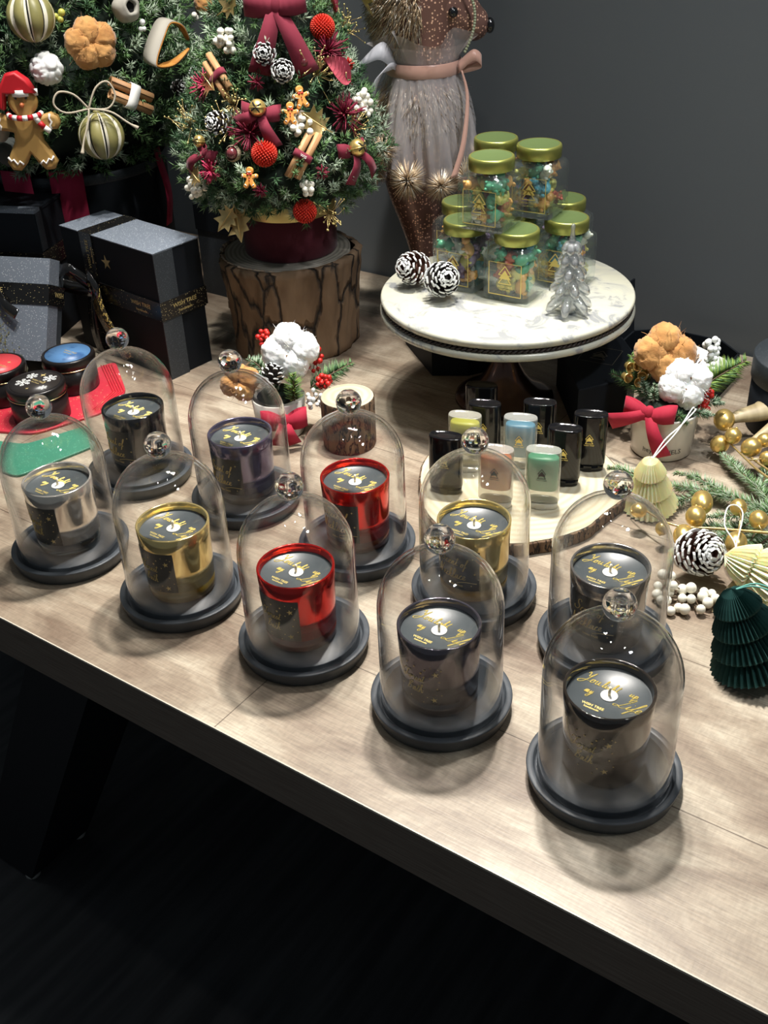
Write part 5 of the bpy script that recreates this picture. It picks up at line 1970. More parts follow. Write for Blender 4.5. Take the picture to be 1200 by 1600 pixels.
# ------------------------------------------------------------------ marble cake stand
PX, PY, PZ = .186, 1.456, .170
cs = thing('cake_stand', 'round white marble cake stand with dark bronze pedestal', 'cake stand', (PX, PY, 0))
b = MB(); b.lathe([(0, .158), (.172, .158), (.1755, .160), (.1775, .1645), (.1768, .168), (.1745, PZ), (0, PZ)], 96); b.build('marble_plate', M['marble'], cs)
b = MB(); b.lathe([(0, .1425), (.176, .1425), (.1785, .145), (.1785, .150), (.176, .1525), (0, .1525)], 96); b.build('lower_plate', M['marble'], cs)
b = MB()
n_ = 150
for i in range(n_):
    a = 2 * PI * i / n_
    r_ = .1735
    c_ = Vector((math.cos(a), math.sin(a), 0)); tg = Vector((-math.sin(a), math.cos(a), 0))
    P = [c_ * r_ - tg * .0050 + Vector((0, 0, .1533)), c_ * (r_ + .0012) + Vector((0, 0, .1553)), c_ * r_ + tg * .0050 + Vector((0, 0, .1574))]
    b.tube(P, [.0012, .0019, .0012], 6)
b.build('rope_trim', M['rope_trim'], cs)
b = MB(); b.lathe([(0, .152), (.1712, .152), (.1712, .1585), (0, .1585)], 64); b.build('trim_core', M['bronze'], cs)
b = MB(); b.lathe([(0, 0), (.071, 0), (.073, .003), (.072, .008), (.064, .012), (.058, .016), (.050, .020), (.040, .028), (.029, .042), (.021, .058), (.0165, .072), (.0150, .082),
                   (.0175, .086), (.0205, .089), (.0200, .092), (.0150, .096), (.0125, .104), (.0140, .114), (.0190, .122), (.0215, .127), (.0190, .132), (.028, .139), (.040, .1425)], 64)
b.build('pedestal', M['bronze'], cs)

# sweets and jars
def bear_mesh():
    b = MB()
    s = .0160
    b.ball((0, 0, 0), s * .55, 12, 9, sc=(.95, .75, 1.15))
    b.ball((0, -.0, s * .78), s * .40, 10, 8)
    for sg in (-1, 1):
        b.ball((sg * s * .28, 0, s * 1.10), s * .15, 7, 5)
        b.ball((sg * s * .42, -s * .28, s * .22), s * .20, 8, 6, sc=(.8, 1.3, .8))
        b.ball((sg * s * .34, -s * .26, -s * .52), s * .24, 8, 6, sc=(.8, 1.4, .8))
    b.ball((0, -s * .36, s * .70), s * .14, 7, 5)
    return b


bear_src = {}
JAR_H, JS = .094, .034      # height with lid, half side


def jar_shell():
    def sq(h, r, z, n=6):
        """rounded square ring"""
        out = []
        for q in range(4):
            cx = (h - r) * (1 if q in (0, 3) else -1); cy = (h - r) * (1 if q in (0, 1) else -1)
            for k in range(n + 1):
                a = q * PI / 2 + k / n * PI / 2
                out.append((cx + r * math.cos(a), cy + r * math.sin(a), z))
        return out
    N = 28
    rings = [sq(.031, .004, 0), sq(.0336, .0045, .0025), sq(JS, .0045, .006), sq(JS, .0045, .060), sq(.0335, .007, .066), sq(.0300, .014, .0715)]
    def circ(r, z): 
        return [(r * math.cos(PI / 4 + (i - 3) * 2 * PI / N), r * math.sin(PI / 4 + (i - 3) * 2 * PI / N), z) for i in range(N)]
    rings += [circ(.0275, .0745), circ(.0272, .082)]
    inner = [circ(.0250, .082), circ(.0252, .0745), sq(.0275, .013, .0705), sq(.0310, .008, .065), sq(.0315, .006, .059), sq(.0315, .006, .010), sq(.029, .006, .0070)]
    allr = rings + inner
    vs = [p for r_ in allr for p in r_]
    fs = []
    for i in range(len(allr) - 1):
        for k in range(N):
            j = (k + 1) % N
            fs.append((i * N + k, i * N + j, (i + 1) * N + j, (i + 1) * N + k))
    fs.append(tuple(range(N - 1, -1, -1)))
    fs.append(tuple((len(allr) - 1) * N + k for k in range(N)))
    b = MB(); b.add(vs, fs)
    return b


jar0 = thing('sweet_jar', 'x', 'jar')
jar_shell().build('glass_body', M['jar_glass'], jar0)
b = MB(); b.lathe([(.0300, .0765), (.0305, .0770), (.0308, .0900), (.0300, .0925), (.0285, .0935), (.0270, .0932)], 56)
ld0 = b.build('lid', M['gold_lid'], jar0)
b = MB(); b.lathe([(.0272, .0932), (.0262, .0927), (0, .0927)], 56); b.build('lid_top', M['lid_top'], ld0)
b = MB()
y_ = -JS - .0004
fj = lambda x, y: (x, y_, y)
for (x0, x1, z0, z1) in ((-.0245, .0245, .0095, .0106), (-.0245, .0245, .0550, .0556), (-.0245, -.0235, .0095, .0556), (.0235, .0245, .0095, .0556)):
    b.add([fj(x0, z0), fj(x1, z0), fj(x1, z1), fj(x0, z1)], [(0, 1, 2, 3)], 0, False)
logo(b, 0, .0265, .0250, fj)
text_on(b, 'WISH TREE', .0046, 0, .0205, fj); text_on(b, 'handmade', .0036, 0, .0168, fj)
lab0 = b.build('gold_label', M['gold_foil'], jar0)
b = MB(); b.add([(-.0240, y_ + .0002, .0098), (.0240, y_ + .0002, .0098), (.0240, y_ + .0002, .0553), (-.0240, y_ + .0002, .0553)], [(0, 1, 2, 3)], 0, False)
M['label_film'] = thin_glass('sheer_grey_film', (.84, .84, .84), (.7, .7, .7), .03, .08, 4, diffuse=((.5, .5, .5), .05))
b.build('label_film', M['label_film'], jar0)
b = MB()
gum0 = bear_mesh()
for nm in GUM:
    o = gum0.build('gummy_bear', GUM[nm])
    bear_src[nm] = [o, False]
JRS = [
    (.196, 1.440, 0, 'square jar of gummies in the middle of the front, its gold tree label facing out', 'the front middle jar'),
    (.2695, 1.478, 0, 'square gummy jar behind the crystal tree', 'the jar behind the crystal tree'),
    (.1305, 1.489, 0, 'square gummy jar behind the pine cones on the cake stand', 'the jar behind the pine cones'),
    (.134, 1.572, 0, 'square gummy jar at the back left of the lower layer', 'the back left jar'),
    (.204, 1.526, 0, 'square gummy jar hidden in the middle of the lower layer', 'the middle jar of the lower layer'),
    (.280, 1.562, 0, 'square gummy jar at the back right of the lower layer', 'the back right jar'),
    (.1622, 1.4590, 1, 'front left jar of gummies in the upper layer', 'the front left jar of the upper layer'),
    (.2316, 1.5050, 1, 'right jar of gummies in the upper layer', 'the right jar of the upper layer'),
    (.1779, 1.5480, 1, 'rear jar of gummies topmost in the picture', 'the rear jar of the upper layer'),
]
rj = random.Random(12)
names = ['red', 'orange', 'yellow', 'green', 'blue', 'violet', 'clear', 'yellow', 'green', 'orange']
for ji, (x, y, up_, lab, where) in enumerate(JRS):
    jo = jar0 if ji == 0 else copy_tree(jar0)
    z0 = PZ + up_ * .0935
    rz = math.radians(-33 + (4 if ji == 7 else 0) - (2 if ji == 2 else 0))
    tag(place(jo, (x, y, z0 + .0002), rz), lab, 'jar', 'jars of gummy sweets')
    ca, sa = math.cos(rz), math.sin(rz)
    few = ji in (3, 4, 5, 8)
    for layer in range(3):
        for k in range(8):
            if few and (layer < 2 or k % 2): continue
            a = k * PI / 4 + layer * .4
            m = max(abs(math.cos(a)), abs(math.sin(a)))
            rr = .0205 / m * rj.uniform(.88, 1.0)
            lx, ly = rr * math.cos(a), rr * math.sin(a)
            lx = max(-.0150, min(.0150, lx)); ly = max(-.0150, min(.0150, ly))
            nm = rj.choice(names)
            s_ = bear_src[nm]
            o = s_[0] if not s_[1] else s_[0].copy()
            if s_[1]: COL.objects.link(o)
            s_[1] = True
            o.location = (x + lx * ca - ly * sa, y + lx * sa + ly * ca, z0 + .0185 + layer * .0195 + rj.uniform(-.002, .002))
            o.rotation_euler = (rj.uniform(-.9, .9), rj.uniform(-1.6, 1.6), rj.uniform(0, 6.28))
            tag(o, nm + ' gummy bear, ' + ('bottom', 'middle', 'top')[layer] + ' row, ' + ('right', 'back right', 'back', 'back left', 'left', 'front left', 'front', 'front right')[k] + ', in ' + where, 'sweet', nm + ' gummy bears in ' + where)
for nm, (o, used) in bear_src.items():
    if not used: bpy.data.objects.remove(o)

# crystal tree
t = thing('crystal_tree', 'clear crystal christmas tree ornament on the cake stand', 'ornament', (.258, 1.368, PZ), math.radians(10))
b = MB()
b.lathe([(0, .001), (.0090, .0015), (.0098, .010), (.0085, .05), (.0065, .08), (.0042, .100), (.0024, .112), (.0030, .117), (.0022, .1205), (0, .1215)], 28)
tiers = [(.010, .030, .022), (.032, .025, .020), (.052, .020, .017), (.070, .0155, .014), (.086, .011, .011)]
for ti, (z, r_, hh) in enumerate(tiers):
    nb = 6
    for k in range(nb):
        a = 2 * PI * k / nb + (ti % 2) * PI / nb
        ca, sa = math.cos(a), math.sin(a)
        P = [(ca * .002, sa * .002, z + hh * .75), (ca * r_ * .45, sa * r_ * .45, z + hh * .45), (ca * r_ * .85, sa * r_ * .85, z + hh * .05), (ca * r_ * 1.02, sa * r_ * 1.02, z - .004 + (0.0 if ti else -.001))]
        b.tube(P, [.0050, .0072, .0060, .0028], 12)
b.build('crystal_body', M['crystal'], t)

o = pine_cone('snow-tipped pine cone lying in front on the marble stand', .0245, .043, M['frost'], M['cone_dark'], 85, 'pine cones on the cake stand', seed=5)
o.location = (.088, 1.448, PZ + .0215); o.rotation_euler = (math.radians(62), math.radians(20), math.radians(8))
o = pine_cone('snow-tipped reddish pine cone partly behind the other on the marble stand', .0235, .042, M['frost'], M['cone_brown'], 85, 'pine cones on the cake stand', seed=7)
o.location = (.068, 1.497, PZ + .0215); o.rotation_euler = (math.radians(70), math.radians(-5), math.radians(-40))

# dark cartons behind the stand
poly_slab('black_carton', [(.048, 1.664), (.084, 1.540), (.14, 1.534), (.205, 1.560), (.215, 1.62), (.17, 1.735), (.072, 1.725)], 0, .055, M['box_black'], 'black many-sided carton in the shade behind the cake stand foot', 'box', .002)
p2 = poly_slab('black_carton', [(.272, 1.335), (.345, 1.362), (.373, 1.43), (.366, 1.50), (.305, 1.535), (.268, 1.485)], 0, .070, M['box_black'], 'black many-sided carton with a faint tree logo beside the bow flower pot', 'box', .002)
b = MB()
fp = lambda x, y: (x * math.cos(-.5) - y * math.sin(-.5), x * math.sin(-.5) + y * math.cos(-.5), .0704)
for (x0, x1, y0, y1) in ((-.026, .026, -.026, -.0252), (-.026, .026, .0252, .026), (-.026, -.0252, -.026, .026), (.0252, .026, -.026, .026)):
    b.add([fp(x0, y0), fp(x1, y0), fp(x1, y1), fp(x0, y1)], [(0, 1, 2, 3)], 0, False)
logo(b, 0, -.014, .028, fp)
b.build('printed_logo', pmat('dull_gold_print', (.10, .085, .06), .4), p2)
t = thing('open_carton', 'open black carton with white tissue behind the right flower pot', 'box', (.452, 1.510, 0), math.radians(-36))
oc = [(-.085, -.045), (-.045, -.078), (.045, -.078), (.085, -.045), (.085, .035), (.045, .068), (-.045, .068), (-.085, .035)]
b = MB()
b.prism(oc, 0, .003)
for i in range(8):
    p = Vector((*oc[i], 0)); q = Vector((*oc[(i + 1) % 8], 0))
    c_ = Vector((-(q - p).y, (q - p).x, 0)).normalized() * .003
    z = Vector((0, 0, .040))
    vs = [p, q, q + c_, p + c_, p + z, q + z, q + c_ + z, p + c_ + z]
    b.add(vs, [(0, 1, 5, 4), (1, 2, 6, 5), (2, 3, 7, 6), (3, 0, 4, 7), (4, 5, 6, 7)], 0, False)
b.build('carton_base', M['box_black'], t)
ld = MB()
ld.M = Matrix.Translation((-.088, -.01, .045)) @ Matrix.Rotation(math.radians(-100), 4, 'Y') @ Matrix.Rotation(PI / 2, 4, 'Z') @ Matrix.Translation((0, -.04, 0))
ld.prism([(-.07, -.03), (.07, -.03), (.05, .055), (-.05, .055)], 0, .003)
ld.build('carton_lid', M['box_black'], t)
b = MB()
b.prism(rounded([(-.040, -.02), (.07, -.045), (.078, .01), (.0, .045), (-.03, .03)], .01), .026, .038, bevel=.003, smooth=True)
b.build('tissue', M['white_paper'], t)
t = thing('round_canister', 'tall matte black round canister cut by the right edge', 'canister', (.583, 1.335, 0))
b = MB(); b.lathe([(0, 0), (.070, 0), (.072, .002), (.072, .076), (0, .076)], 64); b.build('canister_body', M['box_black'], t)
b = MB(); b.lathe([(.0728, .072), (.074, .074), (.074, .104), (.073, .106), (0, .1065)], 64); b.build('canister_lid', M['box_side'], t)

# ------------------------------------------------------------------ wood slab with balm sticks
slab = [(.0474, 1.2139), (.0492, 1.1303), (.0765, 1.0745), (.1181, 1.0551), (.1704, 1.0536), (.2095, 1.0637), (.2450, 1.083), (.268, 1.112), (.305, 1.145), (.3096, 1.1990), (.2850, 1.2846), (.2194, 1.3354), (.1487, 1.3410), (.0926, 1.3096), (.0563, 1.2621)]
sl = rounded(slab, .03, 3)
cx, cy = .178, 1.195
rw = random.Random(3)
sl = [((p[0] - cx) * (1 + rw.uniform(-.006, .006)), (p[1] - cy) * (1 + rw.uniform(-.006, .006))) for p in sl]
t = thing('wood_slab', 'pale bark-edged wood slab carrying the balm sticks', 'wood slice', (cx, cy, 0))
b = MB(); b.prism([(x * 1.012, y * 1.012) for x, y in sl], 0, .0170, bevel=.0016, smooth=True); b.build('bark_edge', M['bark_thin'], t)
b = MB(); b.prism([(x * .992, y * .992) for x, y in sl], .0168, .0180); b.build('cut_face', M['slab_top'], t)


def stick_outline(w=.0215, d=.0110, n=28, e=2.6):
    return [(w * math.copysign(abs(math.cos(a)) ** (2 / e), math.cos(a)), d * math.copysign(abs(math.sin(a)) ** (2 / e), math.sin(a))) for a in [2 * PI * i / n for i in range(n)]]


def loft(b, rings):
    n = len(rings[0])
    vs = [p for r_ in rings for p in r_]
    fs = []
    for i in range(len(rings) - 1):
        for k in range(n):
            j = (k + 1) % n
            fs.append((i * n + k, i * n + j, (i + 1) * n + j, (i + 1) * n + k))
    fs.append(tuple(range(n - 1, -1, -1))); fs.append(tuple((len(rings) - 1) * n + k for k in range(n)))
    b.add(vs, fs)


O = stick_outline()
ring = lambda s, z, sy=None: [(x * s, y * (sy or s), z) for x, y in O]
HS = .0800


def stick_logo(t, z, mat_):
    b = MB()
    fn = lambda x, y: (x, -.0110 * (1 - min(1, abs(x / .0215)) ** 2.6) ** (1 / 2.6) - .0007, y)
    logo(b, 0, z, .0130, fn, w=.0007)
    text_on(b, 'WISH TREE', .0026, 0, z - .0034, fn)
    b.build('gold_logo', mat_, t)


def black_stick():
    t = thing('balm_stick', 'x', 'balm stick')
    b = MB(); loft(b, [ring(.90, 0), ring(.93, .001), ring(.94, .010)]); b.build('base', M['stick_black'], t)
    b = MB(); loft(b, [ring(.985, .010), ring(1, .011), ring(1, HS - .003), ring(.985, HS - .001), ring(.95, HS), ring(.90, HS - .0012), ring(.5, HS - .0012)]); b.build('cap', M['stick_black'], t)
    b = MB(); b.box(-.005, .005, -.0116, -.0100, .0012, .0085); b.build('dial', M['stick_black'], t)
    stick_logo(t, .042, M['gold_foil'])
    return t


def clear_stick(col):
    t = thing('balm_stick', 'x', 'balm stick')
    b = MB(); loft(b, [ring(.90, 0), ring(.93, .001), ring(.93, .009), ring(.6, .0095)]); b.build('base', M['stick_foot'], t)
    b = MB(); loft(b, [ring(.96, .010), ring(1, .011), ring(1, HS - .003), ring(.985, HS - .001), ring(.95, HS), ring(.90, HS - .0012), ring(.5, HS - .0012)]); b.build('clear_cap', M['stick_shell'], t)
    b = MB(); loft(b, [ring(.86, .026), ring(.88, .028), ring(.88, HS - .012), ring(.82, HS - .0095, .7)]); b.build('balm', M['balm_' + col], t)
    b = MB(); b.box(-.0055, .0055, -.0112, -.0100, .0005, .0085); b.build('dial', M['stick_foot'], t)
    stick_logo(t, .045, M['gold_foil'] if col in ('blue',) else M['ink'])
    return t


bs = None
for (x, y, dr, lab) in ((.080, 1.178, -4, 'black balm stick at the left end of the slab'), (.266, 1.217, 3, 'black balm stick at the right end of the slab'),
                        (.228, 1.184, 0, 'black balm stick right behind the green one'), (.207, 1.255, 2, 'black balm stick between the blue one and the cake stand foot'),
                        (.136, 1.258, 0, 'black balm stick between the yellow and the blue ones'), (.137, 1.310, 2, 'rearmost black balm stick on the slab')):
    s_ = black_stick() if bs is None else copy_tree(bs)
    bs = bs or s_
    tag(place(s_, (x, y, .0182), math.radians(-16 + dr)), lab, 'balm stick', 'black balm sticks')
for (x, y, col, dr, lab) in ((.194, 1.133, 'green', 0, 'clear balm stick with mint green filling, front of the slab'), (.177, 1.216, 'blue', 1, 'clear balm stick with light blue filling'),
                             (.108, 1.229, 'yellow', -2, 'clear balm stick with lemon yellow filling'), (.138, 1.140, 'orange', -2, 'clear balm stick with coral orange filling behind the gold candle cloche')):
    s_ = clear_stick(col)
    tag(place(s_, (x, y, .0182), math.radians(-16 + dr)), lab, 'balm stick', 'clear balm sticks')

t = thing('wood_block', 'short bark-sided wood block behind the red candle cloche', 'wood block', (-.043, 1.342, 0))
b = MB(); b.lathe([(0, 0), (.036, 0), (.0368, .002), (.0372, .071), (.036, .0735)], 56, rf=lambda a, r_, z: (r_ * (1 + .012 * math.sin(3 * a) + .008 * math.sin(8 * a)), z)); b.build('bark_side', M['bark_thin'], t)
b = MB(); b.lathe([(.036, .0733), (.0352, .0745), (0, .0745)], 48); b.build('cut_face', M['slab_top'], t)

# ------------------------------------------------------------------ flower pots
def V3(*a): return Vector(a)


t = thing('flower_pot', 'small white ceramic pot almost hidden by a crimson ribbon, left of the wood block', 'flower pot', (-.1416, 1.3885, 0))
b = MB(); b.lathe([(0, 0), (.032, 0), (.034, .003), (.038, .055), (.0365, .056), (.035, .050), (0, .048)], 48); b.build('pot_body', M['pot_white'], t)
b = MB(); b.lathe([(0, .048), (.030, .056), (.018, .066), (0, .070)], 20); b.build('moss', M['core'], t)
bow = thing('velvet_bow', 'crimson ribbon bow wrapped round the pot behind the violet candle cloche', 'bow', (-.1416 + .010, 1.3885 - .049, .042), rot=rot_to((.1, -1, .25)))
velvet_bow(bow, M['red_velvet'], .026, .030, .036, ((.25, -1), (-.3, -1)))


def put(o, p, n=(0, -1, .5), roll=0.0):
    o.location = p
    o.rotation_euler = rot_to(n, roll).to_euler()
    return o


put(cotton_boll('white cotton boll in the flower pot beside the log', .0375, 4, None, 2), (-.119, 1.400, .118), (0, -1, .45), .25)
put(cotton_boll('tan cotton boll low at the left of the cotton flower pot', .027, 4, M['cotton_tan'], 5), (-.192, 1.392, .078), (-.2, -1, .4))
for i, (p, R_, lab) in enumerate(((( -.156, 1.428, .126), .010, 'red berry cluster left of the white cotton boll'), ((-.088, 1.405, .100), .016, 'red berry cluster right of the white cotton boll'), ((-.075, 1.375, .080), .009, 'few red berries by the right fir twig'))):
    put(berry_cluster(lab, 12, R_, .0040, M['berry_red'], i, 'red_berries', 'red berries in the pots'), p)
put(berry_cluster('tiny white berries right of the crimson ribbon bow', 14, .013, .0036, M['frost'], 8, 'white_berries', 'white berries in the pots', sc=(.8, .5, 1.2)), (-.090, 1.368, .058))
put(pine_cone('dark pine cone with white edges in the left flower pot', .017, .026, M['frost'], M['cone_dark'], 55, 'pine cones in the pots', 9), (-.148, 1.372, .085), (0, -1, .3), .3)


def twig_thing(label, path, L, dens, mats, seed, flat=.35, width=.0008, group='fir twigs', upn=(0, -.6, 1)):
    t = thing('fir_twig', label, 'fir twig', path[0], group=group)
    p0 = Vector(path[0])
    fir_twig([tuple(Vector(p) - p0) for p in path], L, dens, mats, flat, seed, width, 'needles', t, .0010, True, upn)
    return t


GA = [M['g2'], M['g1']]
GB_ = [M['g4'], M['g2']]
GC_ = [M['g1'], M['g3']]
twig_thing('green fir twig pointing right from the left flower pot', [(-.095, 1.378, .070), (-.072, 1.385, .082), (-.036, 1.398, .096)], .021, 3800, GA, 1)
twig_thing('bright green fir tip standing in the middle of the left flower pot', [(-.117, 1.362, .060), (-.116, 1.358, .078), (-.116, 1.360, .102)], .017, 5000, GB_, 2, .9, upn=(0, 1, .2))
twig_thing('green fir twig at the left back of the left flower pot', [(-.150, 1.400, .070), (-.166, 1.412, .090), (-.182, 1.420, .100)], .018, 4200, GC_, 3)
twig_thing('green fir twig tucked under the white cotton boll', [(-.140, 1.380, .066), (-.150, 1.376, .080), (-.165, 1.384, .092)], .017, 4200, GC_, 5)
twig_thing('short fir tip behind the white cotton boll', [(-.145, 1.42, .09), (-.152, 1.425, .11), (-.155, 1.428, .122)], .012, 4200, GB_, 6)

# right pot
t = thing('flower_pot', 'ivory ceramic pot with dark lettering holding the tan cotton arrangement', 'flower pot', (.380, 1.290, 0))
b = MB(); b.lathe([(0, 0), (.038, 0), (.0405, .003), (.0450, .060), (.0452, .063), (.0435, .0635), (.0420, .058), (0, .055)], 64); b.build('pot_body', M['pot_white'], t)
b = MB()
rp = lambda z: .0405 + .0045 * z / .06
def fpot(x, y):
    a = math.radians(-104) + x / .0425; r_ = rp(y) + .0005
    return (r_ * math.cos(a), r_ * math.sin(a), y)
text_on(b, 'heyDANIELS', .0100, 0, .0135, fpot)
b.build('lettering', M['ink'], t)
b = MB(); b.lathe([(0, .055), (.036, .062), (.024, .076), (0, .084)], 20); b.build('moss', M['core'], t)
bow = thing('velvet_bow', 'red velvet bow on the front of the ivory pot', 'bow', (.352, 1.262, .071), rot=rot_to((-.45, -1, .35), .05))
velvet_bow(bow, M['red_velvet'], .024, .032, .050, ((-1.0, -.45), (.55, -1.1)))
put(cotton_boll('fluffy tan cotton boll at the top of the ivory pot', .0380, 4, M['cotton_tan'], 11), (.379, 1.318, .128), (0, -1, .5), .4)
put(cotton_boll('white cotton boll in the ivory pot under the tan one', .0335, 4, None, 12), (.400, 1.287, .098), (.1, -1, .5), .1)
# gold seed cups
t = thing('gold_seed_cups', 'cluster of gold painted seed cups left in the ivory pot', 'seed pods')
for dx, dz, a in ((-.014, -.006, .5), (.002, .010, .0), (.012, -.004, -.5), (-.010, .008, .3), (.006, -.012, -.2), (.018, .006, -.6)):
    b = MB(); b.M = Matrix.Translation((dx, -.006, dz)) @ Matrix.Rotation(a, 4, 'Z') @ Matrix.Rotation(PI / 2 + .2, 4, 'X')
    b.lathe([(.0015, -.006), (.0055, -.002), (.0062, .005), (.0072, .009), (.0055, .0085), (.0042, .004), (0, .002)], 14)
    b.build('cup', M['gold_bright'], t)
put(t, (.347, 1.336, .094), (-.1, -1, .4))
put(pine_cone('brown pine cone at the right of the tan cotton boll', .018, .028, M['bark_dry'], M['cone_brown'], 55, 'pine cones in the pots', 4), (.428, 1.345, .088), (.2, -1, .8), -.4)
put(berry_cluster('pale fuzzy berry spike behind the brown cone in the ivory pot', 22, .022, .0046, M['frost'], 6, 'white_berries', 'white berries in the pots', sc=(.45, .5, 1.0)), (.452, 1.348, .108))
put(berry_cluster('upper red berry cluster at the right of the ivory pot', 9, .009, .0042, M['berry_red'], 10, 'red_berries', 'red berries in the pots'), (.430, 1.288, .080))
put(berry_cluster('lower red berry cluster at the right of the ivory pot', 7, .007, .0042, M['berry_red'], 13, 'red_berries', 'red berries in the pots'), (.427, 1.280, .066))
twig_thing('large bright green fir twig reaching right from the ivory pot', [(.415, 1.300, .072), (.452, 1.318, .088), (.492, 1.328, .106)], .027, 3600, GB_, 11, .28, .0010)
twig_thing('green fir twig at the left of the ivory pot', [(.365, 1.310, .070), (.340, 1.335, .080), (.318, 1.348, .086)], .018, 3800, GA, 12, .35)
twig_thing('green fir tip above the gold seed cups', [(.362, 1.325, .080), (.352, 1.345, .096), (.345, 1.358, .108)], .017, 3800, GB_, 13)
for i, pth in enumerate(([(.370, 1.290, .07), (.360, 1.280, .082), (.362, 1.285, .10)], [(.385, 1.268, .064), (.390, 1.252, .066), (.398, 1.246, .060)], [(.405, 1.270, .066), (.418, 1.262, .066), (.436, 1.262, .062)], [(.362, 1.30, .07), (.352, 1.300, .085), (.350, 1.305, .10)], [(.420, 1.285, .066), (.44, 1.285, .07), (.456, 1.285, .066)])):
    twig_thing(('feathery green sprig behind the red bow', 'feathery green sprig over the pot rim under the white cotton', 'feathery green sprig at the right rim of the ivory pot', 'feathery green sprig between bow and seed cups', 'feathery green sprig below the right fir twig')[i],
               pth, .011, 6500, GC_ if i != 1 else GA, 20 + i, 1.1, .0006, 'feathery sprigs in the ivory pot')

# ------------------------------------------------------------------ fir branches, gold berries, antlers, paper trees
def branch_thing(label, main, subs, L, dens, seed, mats=None, width=.0008):
    t = thing('fir_branch', label, 'fir branch', main[0], group='fir branches on the table')
    p0 = Vector(main[0])
    mats = mats or [M['g2'], M['g3']]
    fir_twig([tuple(Vector(p) - p0) for p in main], L, dens * 1.5, mats, .55, seed, width, 'needles', t, .0018, True)
    for i, s_ in enumerate(subs):
        fir_twig([tuple(Vector(p) - p0) for p in s_], L * .85, dens * 1.5, mats, .55, seed + 10 + i, width, 'needles', t, .0012, True)
    return t


branch_thing('long fir branch from the wood slab to the right edge', [(.4789, 1.0992, .016), (.4208, 1.1402, .015), (.3719, 1.1670, .015), (.3271, 1.1832, .015)],
             [[(.4300, 1.135, .016), (.400, 1.175, .02), (.372, 1.192, .02)], [(.46, 1.11, .016), (.42, 1.10, .012), (.385, 1.102, .012)], [(.4000, 1.150, .016), (.365, 1.138, .010), (.345, 1.130, .010)]], .015, 2600, 31)
branch_thing('fir tip at the right end of the wood slab', [(.3350, 1.188, .012), (.312, 1.210, .016), (.292, 1.212, .020)], [], .013, 3600, 32)
branch_thing('fir branch under the gold berry spray at the right edge', [(.4789, 1.0992, .014), (.4646, 1.1667, .015), (.4518, 1.2201, .015), (.4440, 1.2700, .014)],
             [[(.470, 1.15, .016), (.49, 1.19, .018), (.500, 1.22, .018)]], .014, 3000, 33)
branch_thing('fir branch behind the snowy pine cone', [(.4894, 1.1200, .016), (.4260, 1.0720, .014), (.3796, 1.0463, .012), (.3560, 1.0260, .010)],
             [[(.45, 1.088, .014), (.43, 1.05, .012), (.415, 1.025, .010)], [(.420, 1.068, .014), (.385, 1.075, .014), (.36, 1.072, .012)]], .016, 2800, 34)
branch_thing('fir tips by the cream paper tree at the right edge', [(.4700, 1.060, .016), (.4421, 1.0416, .014), (.410, 1.015, .014)], [], .015, 3000, 35)


def berry_spray(label, stem, sides, berries, r_, seed):
    t = thing('gold_berry_spray', label, 'berry spray', stem[0], group='gold berry sprays')
    p0 = Vector(stem[0])
    rel = lambda p: tuple(Vector(p) - p0)
    b = MB()
    P = catmull([rel(p) for p in stem], 6)
    b.tube(P, [.0019 - .0009 * i / len(P) for i in range(len(P))], 7)
    rg = random.Random(seed)
    for (p, rr, el) in berries:
        p_ = Vector(rel(p))
        q = min((Vector(a) for a in P), key=lambda a: (a - p_).length)
        b.tube([q, (q + p_) / 2 + Vector((rg.uniform(-.004, .004), rg.uniform(-.004, .004), .002)), p_], [.0013, .001, .001], 6)
    b.build('stems', M['gold_leaf'], t)
    for (p, rr, el) in berries:
        p_ = Vector(rel(p))
        g = MB()
        q = min((Vector(a) for a in P), key=lambda a: (a - p_).length)
        d = (p_ - q)
        d = d.normalized() if d.length > 1e-5 else Vector((1, 0, 0))
        rm = d.to_track_quat('Z', 'Y').to_matrix()
        g.ball(p_, rr, 18, 12, sc=(1, 1, el), rot=rm)
        g.ball(p_ + d * rr * el * 1.02, rr * .16, 8, 6)
        g.build('berry', M['gold_bright'], t)
    return t


berry_spray('gold berry spray lying across the fir branches behind the snowy cone', [(.4515, 1.0254, .035), (.3833, 1.0428, .034), (.3420, 1.0545, .032), (.3188, 1.0825, .030), (.3016, 1.1266, .028)], [],
            [((.3782, 1.0901, .040), .0128, 1.35), ((.3630, 1.0610, .040), .0120, 1.1), ((.3440, 1.0360, .030), .0125, 1.3), ((.3974, 1.0140, .033), .0125, 1.25), ((.4326, 1.0480, .040), .0110, 1.1), ((.4173, 1.0760, .040), .0100, 1.1), ((.3048, 1.0948, .030), .0095, 1.1), ((.325, 1.060, .026), .008, 1.1)], .012, 1)
berry_spray('gold berry spray beside the antler at the right edge', [(.4875, 1.1329, .030), (.4722, 1.1724, .030), (.4633, 1.2099, .030), (.4559, 1.2472, .030)], [],
            [((.4607, 1.2880, .040), .0140, 1.15), ((.4600, 1.2440, .040), .0110, 1.0), ((.4771, 1.2197, .036), .0125, 1.1), ((.4950, 1.2260, .042), .0095, 1.1), ((.4480, 1.2550, .022), .0120, 1.1), ((.492, 1.20, .030), .010, 1.0)], .012, 2)
b = MB(); b.tube(catmull([(0, 0, 0), (.010, -.035, .0), (.030, -.085, .002)], 5), .0016, 6)
o = b.build('gold_twig', M['gold_leaf']); o.location = (.470, 1.225, .028); tag(o, 'bare gold twig leaning beside the right gold berry spray', 'twig')


